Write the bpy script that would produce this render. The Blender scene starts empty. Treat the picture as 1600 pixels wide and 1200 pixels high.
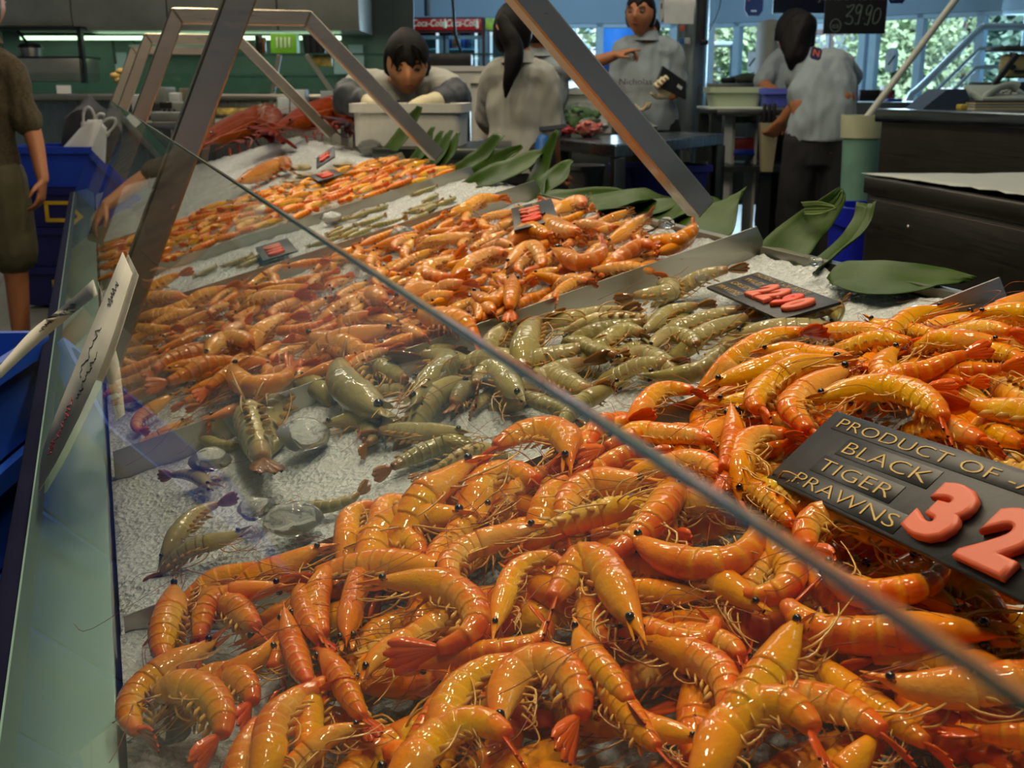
import bpy, bmesh, math, random
from mathutils import Vector, Matrix, noise, Quaternion
from math import sin, cos, pi, tan, atan, atan2, sqrt, radians
random.seed(7)
V3 = Vector
sc = bpy.context.scene
COL = sc.collection
S = 0.44            # metres per counter unit
HC = 1.15           # lens height
# ------------------------------------------------------------------ camera
FPX = 1760.0
PITCH = atan((600 - 135) / FPX)
YAW = atan((800 - 139) / (FPX / cos(PITCH)))
FW = V3((sin(YAW) * cos(PITCH), cos(YAW) * cos(PITCH), -sin(PITCH)))
RT = V3((cos(YAW), -sin(YAW), 0))
UP = RT.cross(FW)
HV = V3((sin(YAW), cos(YAW), 0))          # horizontal view direction
CAM = V3((0, 0, HC))
def ray(u, v): return FW + RT * ((u - 800) / FPX) - UP * ((v - 600) / FPX)
M_T = 0.265         # tilt of the display trays
Z_T = HC - S        # tray rim height at x = 0
NT = V3((-M_T, 0, 1)).normalized()
def tz(x, h=0.0): return Z_T + M_T * x + h
def tp(u, v, h=0.0):
    r = ray(u, v); t = (Z_T + h - HC) / (r.z - M_T * r.x); return CAM + r * t
def at_x(u, v, x): r = ray(u, v); return CAM + r * (x / r.x)
def at_y(u, v, y): r = ray(u, v); return CAM + r * (y / r.y)
def at_z(u, v, z): r = ray(u, v); return CAM + r * ((z - HC) / r.z)
def pv(u, v, d):    # the point at horizontal distance d ahead
    r = ray(u, v); return CAM + r * (d / r.dot(HV))
def vf(r, d, z): p = RT * r + HV * d; return V3((p.x, p.y, z))
def pxm(p): return FPX / max(0.05, (p - CAM).dot(FW))   # pixels per metre there

cam_d = bpy.data.cameras.new('camera'); cam = bpy.data.objects.new('camera', cam_d); COL.objects.link(cam)
cam.location = CAM
cam.rotation_euler = Matrix((RT, UP, -FW)).transposed().to_euler()
cam_d.sensor_width = 36.0; cam_d.lens = FPX * 36 / 1600
cam_d.clip_start = 0.01; cam_d.clip_end = 200
cam_d.dof.use_dof = True; cam_d.dof.focus_distance = 0.95; cam_d.dof.aperture_fstop = 18
sc.camera = cam

# ------------------------------------------------------------------ materials
MATS = {}
def lin(c):
    def f(x):
        x /= 255.0
        return x / 12.92 if x <= 0.04045 else ((x + 0.055) / 1.055) ** 2.4
    return tuple(f(x) for x in c)
class NT_:
    def __init__(s, name):
        s.m = bpy.data.materials.new(name); s.m.use_nodes = True
        s.t = s.m.node_tree; s.t.nodes.clear()
        s.out = s.n('ShaderNodeOutputMaterial')
    def n(s, kind, **kw):
        nd = s.t.nodes.new(kind)
        for k, v in kw.items():
            if k.startswith('i_'):
                key = k[2:].replace('_', ' ')
                nd.inputs[key].default_value = v
            else: setattr(nd, k, v)
        return nd
    def l(s, a, b): s.t.links.new(a, b)
    def ramp(s, fac, stops, interp='LINEAR'):
        r = s.n('ShaderNodeValToRGB'); r.color_ramp.interpolation = interp
        e = r.color_ramp.elements
        while len(e) < len(stops): e.new(0.5)
        for i, (p, c) in enumerate(stops):
            e[i].position = p; e[i].color = (*c, 1) if len(c) == 3 else c
        s.l(fac, r.inputs[0]); return r.outputs[0]
    def mix(s, fac, a, b, mode='MIX'):
        m = s.n('ShaderNodeMix', data_type='RGBA', blend_type=mode)
        for sock, val in ((m.inputs[0], fac), (m.inputs[6], a), (m.inputs[7], b)):
            if hasattr(val, 'is_linked') or hasattr(val, 'node'): s.l(val, sock)
            elif isinstance(val, (int, float)): sock.default_value = val
            else: sock.default_value = (*val, 1)
        return m.outputs[2]
    def math(s, op, a, b=0.0, c=None):
        m = s.n('ShaderNodeMath', operation=op)
        for i, val in enumerate((a, b, c)):
            if val is None: continue
            if hasattr(val, 'node'): s.l(val, m.inputs[i])
            else: m.inputs[i].default_value = val
        return m.outputs[0]
    def noise(s, scale, detail=3, coord=None, out='Fac'):
        nd = s.n('ShaderNodeTexNoise'); nd.inputs['Scale'].default_value = scale; nd.inputs['Detail'].default_value = detail
        s.l(coord if coord else s.obj(), nd.inputs['Vector']); return nd.outputs[out]
    def obj(s):
        if not hasattr(s, '_tc'): s._tc = s.n('ShaderNodeTexCoord')
        return s._tc.outputs['Object']
    def bump(s, h, strength=0.3, dist=0.002):
        b = s.n('ShaderNodeBump'); b.inputs['Strength'].default_value = strength; b.inputs['Distance'].default_value = dist
        s.l(h, b.inputs['Height']); return b.outputs[0]
    def pbr(s, color, rough=0.5, metal=0.0, normal=None, coat_n=None, **kw):
        p = s.n('ShaderNodeBsdfPrincipled')
        for key, val in (('Base Color', color), ('Roughness', rough), ('Metallic', metal)):
            if hasattr(val, 'node'): s.l(val, p.inputs[key])
            elif isinstance(val, (int, float)): p.inputs[key].default_value = val
            else: p.inputs[key].default_value = (*val, 1)
        for k, v in kw.items():
            key = k.replace('_', ' ')
            if hasattr(v, 'node'): s.l(v, p.inputs[key])
            else: p.inputs[key].default_value = (*v, 1) if isinstance(v, tuple) and len(v) == 3 and 'Radius' not in key else v
        if normal is not None: s.l(normal, p.inputs['Normal']); s.l(coat_n or normal, p.inputs['Coat Normal'])
        s.l(p.outputs[0], s.out.inputs[0]); return p
def simple(name, rgb, rough=0.5, metal=0.0, var=0.12, nscale=9.0, bump=0.0, bscale=60.0, **kw):
    if name in MATS: return MATS[name]
    b = NT_(name); c = lin(rgb)
    n = b.noise(nscale, 4)
    col = b.ramp(n, [(0.3, tuple(x * (1 - var) for x in c)), (0.7, tuple(min(1, x * (1 + var)) for x in c))])
    nm = b.bump(b.noise(bscale, 3), bump, 0.003) if bump else None
    b.pbr(col, rough, metal, nm, **kw)
    MATS[name] = b.m; return b.m
def brushed(name, rgb, rough=0.3, stretch=(1, 1, 40), var=0.12, metal=1.0):
    if name in MATS: return MATS[name]
    b = NT_(name); c = lin(rgb)
    mp = b.n('ShaderNodeMapping'); mp.inputs['Scale'].default_value = stretch; b.l(b.obj(), mp.inputs['Vector'])
    n = b.noise(6, 5, mp.outputs[0]); n2 = b.noise(3.0, 4)
    col = b.ramp(n2, [(0.25, tuple(x * (1 - var) for x in c)), (0.75, tuple(min(1, x * (1 + var)) for x in c))])
    r = b.math('MULTIPLY_ADD', n, 0.25, rough - 0.12)
    b.pbr(col, r, metal, b.bump(n, 0.06, 0.001))
    MATS[name] = b.m; return b.m

# ------------------------------------------------------------------ geometry helpers
def mb(*parts):
    V, F = [], []
    for v, f in parts:
        o = len(V); V += v; F += [tuple(i + o for i in q) for q in f]
    return V, F
def xf(g, M): return [M @ V3(v) for v in g[0]], g[1]
def box(sx, sy, sz, c=(0, 0, 0), bevel=0.0, seg=2, M=None):
    bm = bmesh.new(); bmesh.ops.create_cube(bm, size=1)
    for v in bm.verts: v.co = V3((v.co.x * sx + c[0], v.co.y * sy + c[1], v.co.z * sz + c[2]))
    if bevel: bmesh.ops.bevel(bm, geom=bm.edges[:], offset=bevel, segments=seg, affect='EDGES', profile=0.5)
    g = from_bm(bm); return xf(g, M) if M else g
def from_bm(bm):
    bm.verts.index_update(); g = [v.co.copy() for v in bm.verts], [tuple(v.index for v in f.verts) for f in bm.faces]
    bm.free(); return g
def ico(r, c=(0, 0, 0), sub=2, sc3=(1, 1, 1), nz=0.0, nf=3.0, seed=0):
    bm = bmesh.new(); bmesh.ops.create_icosphere(bm, subdivisions=sub, radius=1)
    for v in bm.verts:
        k = 1 + nz * noise.noise(v.co * nf + V3((seed * 3.1, seed * 1.7, seed)))
        v.co = V3((v.co.x * r * sc3[0] * k + c[0], v.co.y * r * sc3[1] * k + c[1], v.co.z * r * sc3[2] * k + c[2]))
    return from_bm(bm)
def cr(P, n):
    """Catmull-Rom through P, resampled to n points of even arc length"""
    P = [V3(p) for p in P]
    if len(P) == 2: return [P[0].lerp(P[1], i / (n - 1)) for i in range(n)]
    Q = [P[0] * 2 - P[1]] + P + [P[-1] * 2 - P[-2]]; out = []
    for i in range(1, len(Q) - 2):
        a, b, c, d = Q[i - 1:i + 3]
        for k in range(16):
            t = k / 16
            out.append(0.5 * ((2 * b) + (c - a) * t + (2 * a - 5 * b + 4 * c - d) * t * t + (3 * b - a - 3 * c + d) * t ** 3))
    out.append(P[-1]); L = [0]
    for i in range(1, len(out)): L.append(L[-1] + (out[i] - out[i - 1]).length)
    res = []; j = 0
    for i in range(n):
        s = L[-1] * i / (n - 1)
        while j < len(L) - 2 and L[j + 1] < s: j += 1
        dl = L[j + 1] - L[j]; res.append(out[j].lerp(out[j + 1], (s - L[j]) / dl if dl > 1e-9 else 0))
    return res
def plen(P): return sum((P[i + 1] - P[i]).length for i in range(len(P) - 1))
def tube(P, r, n=6, cap=True, sq=None):
    """round tube along P; r a number or one per point"""
    P = [V3(p) for p in P]; N = len(P); R = [r] * N if isinstance(r, (int, float)) else r
    V, F = [], []; ref = None
    for i in range(N):
        T = (P[min(i + 1, N - 1)] - P[max(i - 1, 0)]).normalized()
        if ref is None: ref = V3((0, 0, 1)) if abs(T.z) < 0.9 else V3((1, 0, 0))
        a = (ref - T * ref.dot(T)).normalized(); ref = a; b = T.cross(a)
        for k in range(n):
            th = 2 * pi * k / n; V.append(P[i] + a * (cos(th) * R[i]) + b * (sin(th) * R[i]))
    for i in range(N - 1):
        for k in range(n):
            F.append((i * n + k, i * n + (k + 1) % n, (i + 1) * n + (k + 1) % n, (i + 1) * n + k))
    if cap: F.append(tuple(range(n))[::-1]); F.append(tuple((N - 1) * n + k for k in range(n)))
    return V, F
def lathe(prof, n=24, c=(0, 0, 0)):
    V, F = [], []
    for r, z in prof:
        for k in range(n): V.append(V3((c[0] + r * cos(2 * pi * k / n), c[1] + r * sin(2 * pi * k / n), c[2] + z)))
    for i in range(len(prof) - 1):
        for k in range(n): F.append((i * n + k, i * n + (k + 1) % n, (i + 1) * n + (k + 1) % n, (i + 1) * n + k))
    return V, F
def prism(poly, h, M=None):
    """extrude the 2D polygon by h along local z"""
    n = len(poly); V = [V3((p[0], p[1], 0)) for p in poly] + [V3((p[0], p[1], h)) for p in poly]
    F = [tuple(range(n))[::-1], tuple(range(n, 2 * n))] + [(i, (i + 1) % n, n + (i + 1) % n, n + i) for i in range(n)]
    return xf((V, F), M) if M else (V, F)
def beam(a, b, w, h, upv=(0, 0, 1), bevel=0.002):
    a, b = V3(a), V3(b); T = (b - a); L = T.length; T.normalize()
    s = T.cross(V3(upv)).normalized(); u = s.cross(T)
    M = Matrix((T, s, u)).transposed().to_4x4(); M.translation = (a + b) / 2
    return box(L, w, h, bevel=bevel, seg=1, M=M)
def frame_m(o, ex, ey):
    ex = V3(ex).normalized(); ez = ex.cross(V3(ey)).normalized(); ey = ez.cross(ex)
    M = Matrix((ex, ey, ez)).transposed().to_4x4(); M.translation = V3(o); return M
def crate_shape(L, W, H, t=0.006, taper=0.04, lip=0.018, bottom=True):
    """open tub: outer wall, rolled lip and inner wall"""
    def ring(l, w, z, r=0.03, n=4):
        out = []
        for (sx, sy, a0) in ((1, 1, 0), (-1, 1, pi / 2), (-1, -1, pi), (1, -1, 3 * pi / 2)):
            for k in range(n + 1):
                a = a0 + pi / 2 * k / n; out.append(V3((sx * (l / 2 - r) + r * cos(a), sy * (w / 2 - r) + r * sin(a), z)))
        return out
    rs = [ring(L * (1 - taper), W * (1 - taper), 0), ring(L - 0.004, W - 0.004, H - lip), ring(L + 0.024, W + 0.024, H - lip), ring(L + 0.024, W + 0.024, H),
          ring(L - 2 * t, W - 2 * t, H), ring(L * (1 - taper) - 2 * t, W * (1 - taper) - 2 * t, t)]
    n = len(rs[0]); Vv = [p for r in rs for p in r]; F = []
    for i in range(len(rs) - 1):
        for k in range(n): F.append((i * n + k, i * n + (k + 1) % n, (i + 1) * n + (k + 1) % n, (i + 1) * n + k))
    F.append(tuple(range(n))[::-1]); F.append(tuple((len(rs) - 1) * n + k for k in range(n)))
    return Vv, F

# ------------------------------------------------------------------ objects
def mesh_obj(name, g, mat, smooth=True, uv=None, ang=40):
    me = bpy.data.meshes.new(name); me.from_pydata([tuple(v) for v in g[0]], [], g[1])
    if uv:
        l = me.uv_layers.new(name='UVMap'); vi = [0] * len(me.loops); me.loops.foreach_get('vertex_index', vi)
        flat = []
        for i in vi: flat += uv[i]
        l.data.foreach_set('uv', flat)
    me.materials.append(mat)
    if smooth:
        me.polygons.foreach_set('use_smooth', [True] * len(me.polygons))
        if ang < 180: me.set_sharp_from_angle(angle=radians(ang))
    o = bpy.data.objects.new(name, me); COL.objects.link(o); return o
def tag(o, label, cat, group=None):
    o['label'] = label; o['category'] = cat
    if group: o['group'] = group
    return o
def thing(name, label, cat, loc=(0, 0, 0), rz=0.0, group=None, M=None):
    o = bpy.data.objects.new(name, None); COL.objects.link(o); o.empty_display_size = 0.05
    if M is None: M = Matrix.Translation(V3(loc)) @ Matrix.Rotation(rz, 4, 'Z')
    o.matrix_world = M; return tag(o, label, cat, group)
MW = {}
def part(t, name, g, mat, world=False, label=None, parent=None, **kw):
    """a mesh of its own under thing t (or under parent, a part of it); coordinates local to t unless world"""
    if world: g = xf(g, t.matrix_world.inverted())
    o = mesh_obj(name, g, mat, **kw); o.parent = parent or t
    if label: o['label'] = label
    return o
def single(name, g, mat, label, cat, group=None, M=None, base=None, **kw):
    """a thing that is one mesh, g in world space unless M; its origin goes to its base"""
    if M is None:
        if base is None:
            zs = min(v[2] for v in g[0]); n = len(g[0])
            base = V3((sum(v[0] for v in g[0]) / n, sum(v[1] for v in g[0]) / n, zs))
        M = Matrix.Translation(base); g = ([V3(v) - V3(base) for v in g[0]], g[1])
    o = mesh_obj(name, g, mat, **kw); o.matrix_world = M; return tag(o, label, cat, group)
def struct(name, g, mat, **kw):
    o = mesh_obj(name, g, mat, smooth=kw.pop('smooth', False), **kw); o['kind'] = 'structure'; return o
def copy_tree(o, M=None, parent=None):
    c = o.copy(); COL.objects.link(c)
    if parent is not None: c.parent = parent
    if M is not None: c.matrix_world = M
    ks = KIDS.get(o.name)
    for ch in (list(o.children) if ks is None else ks): copy_tree(ch, None, c)
    return c
KIDS = {}
def text_geo(s, size, ext=0.001, bev=0.0, off=0.0, sx=1.0, align='CENTER', spacing=1.0):
    cu = bpy.data.curves.new('t', 'FONT'); cu.body = s; cu.size = size; cu.extrude = ext; cu.bevel_depth = bev; cu.offset = off
    cu.align_x = align; cu.align_y = 'CENTER'; cu.resolution_u = 3; cu.bevel_resolution = 2; cu.space_character = spacing
    o = bpy.data.objects.new('t', cu); COL.objects.link(o)
    dg = bpy.context.evaluated_depsgraph_get(); me = bpy.data.meshes.new_from_object(o.evaluated_get(dg))
    g = [V3((v.co.x * sx, v.co.y, v.co.z)) for v in me.vertices], [tuple(p.vertices) for p in me.polygons]
    bpy.data.objects.remove(o); bpy.data.curves.remove(cu); bpy.data.meshes.remove(me); return g
# ------------------------------------------------------------------ prawn materials
def shell_mat(name, back, side, belly, band, head, tail, bandw=0.5, sss=0.05, rough=0.5, blot=0.5, coat=.8, bmp=.4, bd=.0018):
    b = NT_(name)
    uv = b.n('ShaderNodeUVMap'); sx = b.n('ShaderNodeSeparateXYZ'); b.l(uv.outputs[0], sx.inputs[0])
    u, v = sx.outputs[0], sx.outputs[1]
    oi = b.n('ShaderNodeObjectInfo')
    co = b.n('ShaderNodeVectorMath', operation='ADD'); b.l(b.obj(), co.inputs[0])
    cm = b.n('ShaderNodeVectorMath', operation='SCALE'); b.l(oi.outputs['Location'], cm.inputs[0]); cm.inputs['Scale'].default_value = 7.0
    b.l(cm.outputs[0], co.inputs[1])
    n1 = b.noise(55, 4, co.outputs[0]); n2 = b.noise(170, 3, co.outputs[0]); n3 = b.noise(24, 3, co.outputs[0])
    vv = b.math('ADD', v, b.math('MULTIPLY_ADD', n1, 0.5, -0.25))
    body = b.ramp(vv, [(0.0, back), (0.38, side), (0.62, tuple((x + y) / 2 for x, y in zip(side, belly))), (0.86, belly)])
    seg = b.math('FRACT', b.math('DIVIDE', b.math('SUBTRACT', u, 0.39), 0.075))
    inab = b.math('MULTIPLY', b.math('GREATER_THAN', u, 0.39), b.math('LESS_THAN', u, 0.84))
    bf = b.ramp(b.math('ADD', seg, b.math('MULTIPLY_ADD', n2, 0.3, -0.15)), [(0.55, (0, 0, 0)), (0.8, (1, 1, 1)), (0.98, (0.4, 0.4, 0.4))])
    body = b.mix(b.math('MULTIPLY', b.math('MULTIPLY', bf, inab), bandw), body, band)
    hf = b.ramp(b.math('ADD', u, b.math('MULTIPLY_ADD', n1, 0.16, -0.08)), [(0.05, (0.25,) * 3), (0.2, (0.8,) * 3), (0.34, (0.7,) * 3), (0.42, (0, 0, 0))])
    body = b.mix(b.math('MULTIPLY', hf, blot), body, head)
    tf = b.ramp(u, [(0.74, (0, 0, 0)), (0.86, (1, 1, 1))])
    body = b.mix(b.math('MULTIPLY', tf, 0.8), body, tail)
    k = b.math('MULTIPLY_ADD', oi.outputs['Random'], 0.5, 0.72)
    hs = b.n('ShaderNodeHueSaturation'); b.l(body, hs.inputs['Color'])
    b.l(b.math('MULTIPLY_ADD', oi.outputs['Random'], 0.012, 0.494), hs.inputs['Hue'])
    b.l(b.math('MULTIPLY_ADD', n3, 0.5, 0.72), hs.inputs['Value'])
    b.l(b.math('MULTIPLY_ADD', oi.outputs['Random'], 0.12, 1.0), hs.inputs['Saturation'])
    n4 = b.noise(420, 2, co.outputs[0]); nm = b.bump(b.math('ADD', b.math('ADD', n2, b.math('MULTIPLY', n4, .35)), b.math('MULTIPLY', n1, 1.8)), bmp, bd); cn = b.bump(b.math('ADD', b.noise(75, 2, co.outputs[0]), b.math('MULTIPLY', b.noise(150, 1, co.outputs[0]), .3)), 0.32, 0.0022)
    b.pbr(hs.outputs[0], rough, 0.0, nm, cn, Subsurface_Weight=sss, Subsurface_Radius=(0.012, 0.005, 0.002), Subsurface_Scale=0.5,
          Coat_Weight=coat, Coat_Roughness=0.05, IOR=1.4, Specular_IOR_Level=.12)
    MATS[name] = b.m; return b.m
PRM = {
 'tiger': dict(shell=shell_mat('tiger_shell', (0.78, 0.12, 0.001), (0.92, 0.25, 0.001), (0.93, 0.60, 0.13), (0.95, 0.50, 0.09), (0.92, 0.42, 0.06), (0.74, 0.085, 0.004)),
               leg=simple('tiger_leg', (228, 176, 84), 0.3, var=0.25, nscale=40, Coat_Weight=0.4), feel=simple('tiger_feeler', (150, 72, 24), 0.35, var=0.2)),
 'green': dict(shell=shell_mat('green_shell', (0.19, 0.17, 0.065), (0.33, 0.29, 0.12), (0.55, 0.46, 0.23), (0.50, 0.45, 0.25), (0.40, 0.33, 0.12), (0.25, 0.075, 0.012), bandw=0.35, sss=0.25, blot=0.45),
               leg=simple('green_leg', (196, 150, 72), 0.3, var=0.3, nscale=40, Coat_Weight=0.4), feel=simple('green_feeler', (150, 84, 40), 0.35, var=0.2)),
 'banana': dict(shell=shell_mat('banana_shell', (0.70, 0.20, 0.03), (0.82, 0.31, 0.06), (0.90, 0.55, 0.22), (0.90, 0.52, 0.22), (0.78, 0.36, 0.08), (0.66, 0.13, 0.03), bandw=0.45, sss=0.15, blot=0.5),
               leg=simple('banana_leg', (206, 138, 74), 0.3, var=0.25, nscale=40, Coat_Weight=0.4), feel=simple('banana_feeler', (160, 84, 44), 0.35, var=0.2)),
 'lobster': dict(shell=shell_mat('lobster_shell', (0.20, 0.014, 0.001), (0.30, 0.036, 0.003), (0.42, 0.10, 0.015), (0.40, 0.09, 0.012), (0.22, 0.018, 0.002), (0.24, 0.018, 0.002), bandw=0.3, sss=0.03, rough=0.45, blot=0.6, coat=.3, bmp=1.0, bd=.012),
               leg=simple('lobster_leg', (130, 34, 8), 0.35, var=0.3, nscale=30, bump=0.3, Coat_Weight=0.3), feel=simple('lobster_feeler', (170, 62, 20), 0.4, var=0.2)),
 'bug': dict(shell=shell_mat('bug_shell', (0.40, 0.13, 0.022), (0.50, 0.20, 0.04), (0.6, 0.33, 0.1), (0.6, 0.3, 0.1), (0.42, 0.13, 0.02), (0.40, 0.10, 0.015), bandw=0.4, sss=0.03, rough=0.4),
               leg=simple('bug_leg', (170, 90, 30), 0.4, var=0.3), feel=simple('bug_feeler', (150, 80, 30), 0.4)),
}
EYE = simple('prawn_eye', (14, 11, 10), 0.08, var=0.3, Coat_Weight=1.0)

CARA = [(0, .03), (.035, .085), (.07, .16), (.10, .27), (.135, .41), (.175, .56), (.225, .73), (.285, .88), (.345, .98), (.39, 1.02), (.408, .95)]
SEGR = [.93, .95, .93, .87, .76, .63, .44]
SEGP = [(0, .972), (.14, .995), (.5, 1.01), (.86, 1.015), (.99, 1.022)]
def abd():
    out = []
    for i in range(6):
        for s, k in SEGP: out.append((.385 + .455 * (i + s) / 6, (SEGR[i] * (1 - s) + SEGR[i + 1] * s) * k))
    out.append((.85, .36)); return out
ABDO = abd()
def prawn_geo(P, W, n, d, rng, roll=None, fat=None, nseg=12, legs=6, swim=5, feel=2, feel_len=0.9, spiny=False):
    """parts of one prawn whose centre line runs rostrum -> tail through P (3D); d says where its back is"""
    n = V3(n).normalized(); P = cr(P, 61); L = plen(P)
    roll = rng.uniform(0.1, 0.55) if roll is None else roll
    def fr(t):
        x = min(max(t, 0), 1) * 60; i = min(int(x), 59); c = P[i].lerp(P[i + 1], x - i)
        a = max(0, i - 2); b = min(60, i + 3); T = (P[b] - P[a]).normalized()
        side = n.cross(T).normalized()
        if d == 0: D = n + side * 0.15 * (1 if roll > .3 else -1)
        elif d == 2: D = -n + side * 0.35 * (1 if roll > .3 else -1)
        else: D = side * d * cos(roll) + n * sin(roll)
        D = (D - T * D.dot(T)).normalized(); return c, T, D, T.cross(D)
    R = W / 2; res = {}
    def skin(rings, lat=0.8):
        V, F, UV = [], [], []
        for t, r in rings:
            c, T, D, X = fr(t); up = 0.62 * R * (1 - r) if t < .4 else 0.12 * R * (1 - r)
            for k in range(nseg):
                th = 2 * pi * k / nseg; cs, sn = cos(th), sin(th)
                rv = r * R * (1.0 if cs > 0 else 0.86); rl = r * R * lat * (1 - 0.12 * max(0, -cs))
                if t < .1: rl *= 0.5
                bump = 1.0
                if spiny: bump = 1 + 0.13 * noise.noise(V3((t * 70, th * 5, 1.3))) + .05 * noise.noise(V3((t * 160, th * 11, 4)))
                V.append(c + D * (cs * rv * bump + up) + X * (sn * rl * bump)); UV.append((t, (th if th <= pi else 2 * pi - th) / pi))
        N = len(rings)
        for i in range(N - 1):
            for k in range(nseg): F.append((i * nseg + k, i * nseg + (k + 1) % nseg, (i + 1) * nseg + (k + 1) % nseg, (i + 1) * nseg + k))
        F.append(tuple(range(nseg))[::-1]); F.append(tuple((N - 1) * nseg + k for k in range(nseg)))
        return V, F, UV
    V, F, UV = skin(CARA)
    # the two antennal scales beside the rostrum
    for s in (-1, 1):
        c0, T0, D0, X0 = fr(.15); c1, T1, D1, X1 = fr(.02); o = len(V)
        for (q, w, tt) in ((0, .16, .14), (.4, .2, .1), (.8, .15, .05), (1, .03, .02)):
            c = c0.lerp(c1, q); 
            for e in (-1, 1): V.append(c + X0 * s * R * (.30 + e * w * .8) + D0 * R * .25); UV.append((tt, .55))
        for i in range(3): F.append((o + 2 * i, o + 2 * i + 1, o + 2 * i + 3, o + 2 * i + 2))
    res['carapace'] = [((V, F), UV)]
    V, F, UV = skin(ABDO); res['abdomen'] = [((V, F), UV)]
    # tail fan: telson and four blades
    c, T, D, X = fr(.845); V, F, UV = [], [], []; TL = 0.185 * L
    cj, Tj, _, _ = fr(.97); T = (T + Tj * 0.8).normalized(); X = T.cross(D).normalized()
    for a, ln, wd in ((-15, .92, .36), (-7, 1.0, .34), (0, .8, .24), (7, 1.0, .34), (15, .92, .36)):
        a = radians(a * rng.uniform(.8, 1.25)); dr = T * cos(a) + X * sin(a); sd = D.cross(dr).normalized(); o = len(V); zz = -abs(a) * 0.12 * R
        ol = [(0, .35), (.3, .85), (.65, 1.0), (.9, .7), (1.0, .25)]
        for q, w in ol:
            pc = c + dr * (q * ln * TL) + D * (zz + .02 * R)
            for e in (-1, 0, 1): V.append(pc + sd * (e * w * wd * R) + D * ((.1 if e == 0 else 0) * R)); UV.append((.88 + .1 * q, .3))
            V.append(pc - D * .05 * R); UV.append((.9, .5))
        for i in range(len(ol) - 1):
            b0, b1 = o + 4 * i, o + 4 * i + 4
            F += [(b0, b0 + 1, b1 + 1, b1), (b0 + 1, b0 + 2, b1 + 2, b1 + 1), (b0 + 2, b0 + 3, b1 + 3, b1 + 2), (b0 + 3, b0, b1, b1 + 3)]
    res['tail_fan'] = [((V, F), UV)]
    c, T, D, X = fr(.135); res['eye'] = []
    for s in (-1, 1):
        e = c + X * (s * .37 * R) + D * (.42 * R) - T * (.12 * R)
        g = mb(ico((.08 if spiny else .215) * R, e, 2), tube([c + D * .35 * R, e], .09 * R, 6)); res['eye'].append((g, None))
    res['leg'] = []
    for i in range(legs):
        s = 1 if i % 2 else -1; q = (i // 2) / max(1, legs // 2 - 1)
        c, T, D, X = fr(.2 + .17 * q); rr = R * (.78 + .15 * q)
        b = c - D * rr * .8 + X * s * .25 * R
        sw = rng.uniform(.5, 1.5) * (-1 if q < .7 else 1)
        p1 = b - D * .5 * R + X * s * rng.uniform(.1, .5) * R + T * sw * .45 * R
        p2 = p1 - D * rng.uniform(-.2, .35) * R + T * sw * 1.1 * R + X * s * rng.uniform(-.2, .2) * R
        p3 = p2 + T * sw * .7 * R + D * rng.uniform(-.1, .4) * R
        res['leg'].append((tube(cr([b, p1, p2, p3], 8), [.068 * R * (1 - .085 * j) for j in range(8)], 5), None))
    res['swimmeret'] = []
    for i in range(swim):
        c, T, D, X = fr(.43 + .072 * i); r = R * SEGR[i] * .82
        for s in (-1, 1):
            b = c - D * r * .9 + X * s * .3 * R; dr = (-D * .7 + T * rng.uniform(.5, 1.4) + X * s * .2).normalized(); w = T.cross(dr).normalized()
            ln = R * rng.uniform(.55, .8); o = [b + w * .12 * R, b - w * .12 * R, b + dr * ln * .6 - w * .17 * R, b + dr * ln - w * .02 * R, b + dr * ln * .6 + w * .17 * R]
            t2 = dr.cross(w) * .03 * R; V = [q + t2 for q in o] + [q - t2 for q in o]
            g = V, [(0, 1, 2, 3, 4), (9, 8, 7, 6, 5)] + [(k, 5 + k, 5 + (k + 1) % 5, (k + 1) % 5) for k in range(5)]
            if s == -1: keep = g
            else: res['swimmeret'].append((mb(keep, g), None))
    res['antenna'] = []
    for i in range(feel):
        s = 1 if i else -1; c, T, D, X = fr(.1); b = c + X * s * .2 * R; ln = L * feel_len * rng.uniform(.6, 1.15)
        sd = n.cross(T).normalized() * rng.choice((-1, 1)); bk = rng.choice((-1, -1, 1))
        q = [b, b - T * ln * .12 + n * .3 * R, b + (-T * .18 * bk + sd * .22) * ln + n * rng.uniform(.4, 1.0) * R, b + (T * .25 * (-bk) + sd * rng.uniform(.3, .5)) * ln + n * rng.uniform(-.2, .6) * R]
        q.append(q[-1] + (T * rng.uniform(-.5, .4) + sd * .25) * ln * .5 - n * .3 * R)
        res['antenna'].append((tube(cr(q, 16), [max(.00028, .026 * R * (1 - j / 22)) for j in range(16)], 4), None))
    return res
PMAT = {'carapace': 'shell', 'abdomen': 'shell', 'tail_fan': 'shell', 'eye': 'eye', 'leg': 'leg', 'swimmeret': 'leg', 'antenna': 'feel'}
PFINE = {}
LONG = []
def short(l):
    for a, b in ((', head to', ' head to'), ('gently bent', 'bent'), (' tray', ' tray'), ('pinkish ', ''), ('along the divider of the nearest tray', 'along the nearest divider'), ('at the glass end of the nearest tray', 'at the nearest glass end'), ('mid way up the nearest tray', 'mid nearest tray'), ('crowded mid way along the ice tray', 'crowded on the ice'), ('on bare ice by the long divider', 'on bare ice'), ('belly-up orange', 'belly-up')):
        if len(l.replace('.', ' ').split()) <= 15: break
        l = l.replace(a, b)
    return l
def build_prawn(name, kind, label, cat, group, M, parts, inv=None):
    label = short(label); t = thing(name, label, cat, M=M, group=group); inv = inv or M.inverted(); ks = []
    for nm, lst in parts.items():
        for g, uv in lst:
            g = ([inv @ V3(v) for v in g[0]], g[1])
            m = EYE if PMAT[nm] == 'eye' else PRM[kind][PMAT[nm]]
            o = mesh_obj(nm, g, m, uv=uv, ang=180); o.parent = t; ks.append(o); KIDS[o.name] = []
    KIDS[t.name] = ks; return t
ROT_T = Matrix((V3((1, 0, M_T)).normalized(), V3((0, 1, 0)), NT)).transposed().to_4x4()
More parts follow.
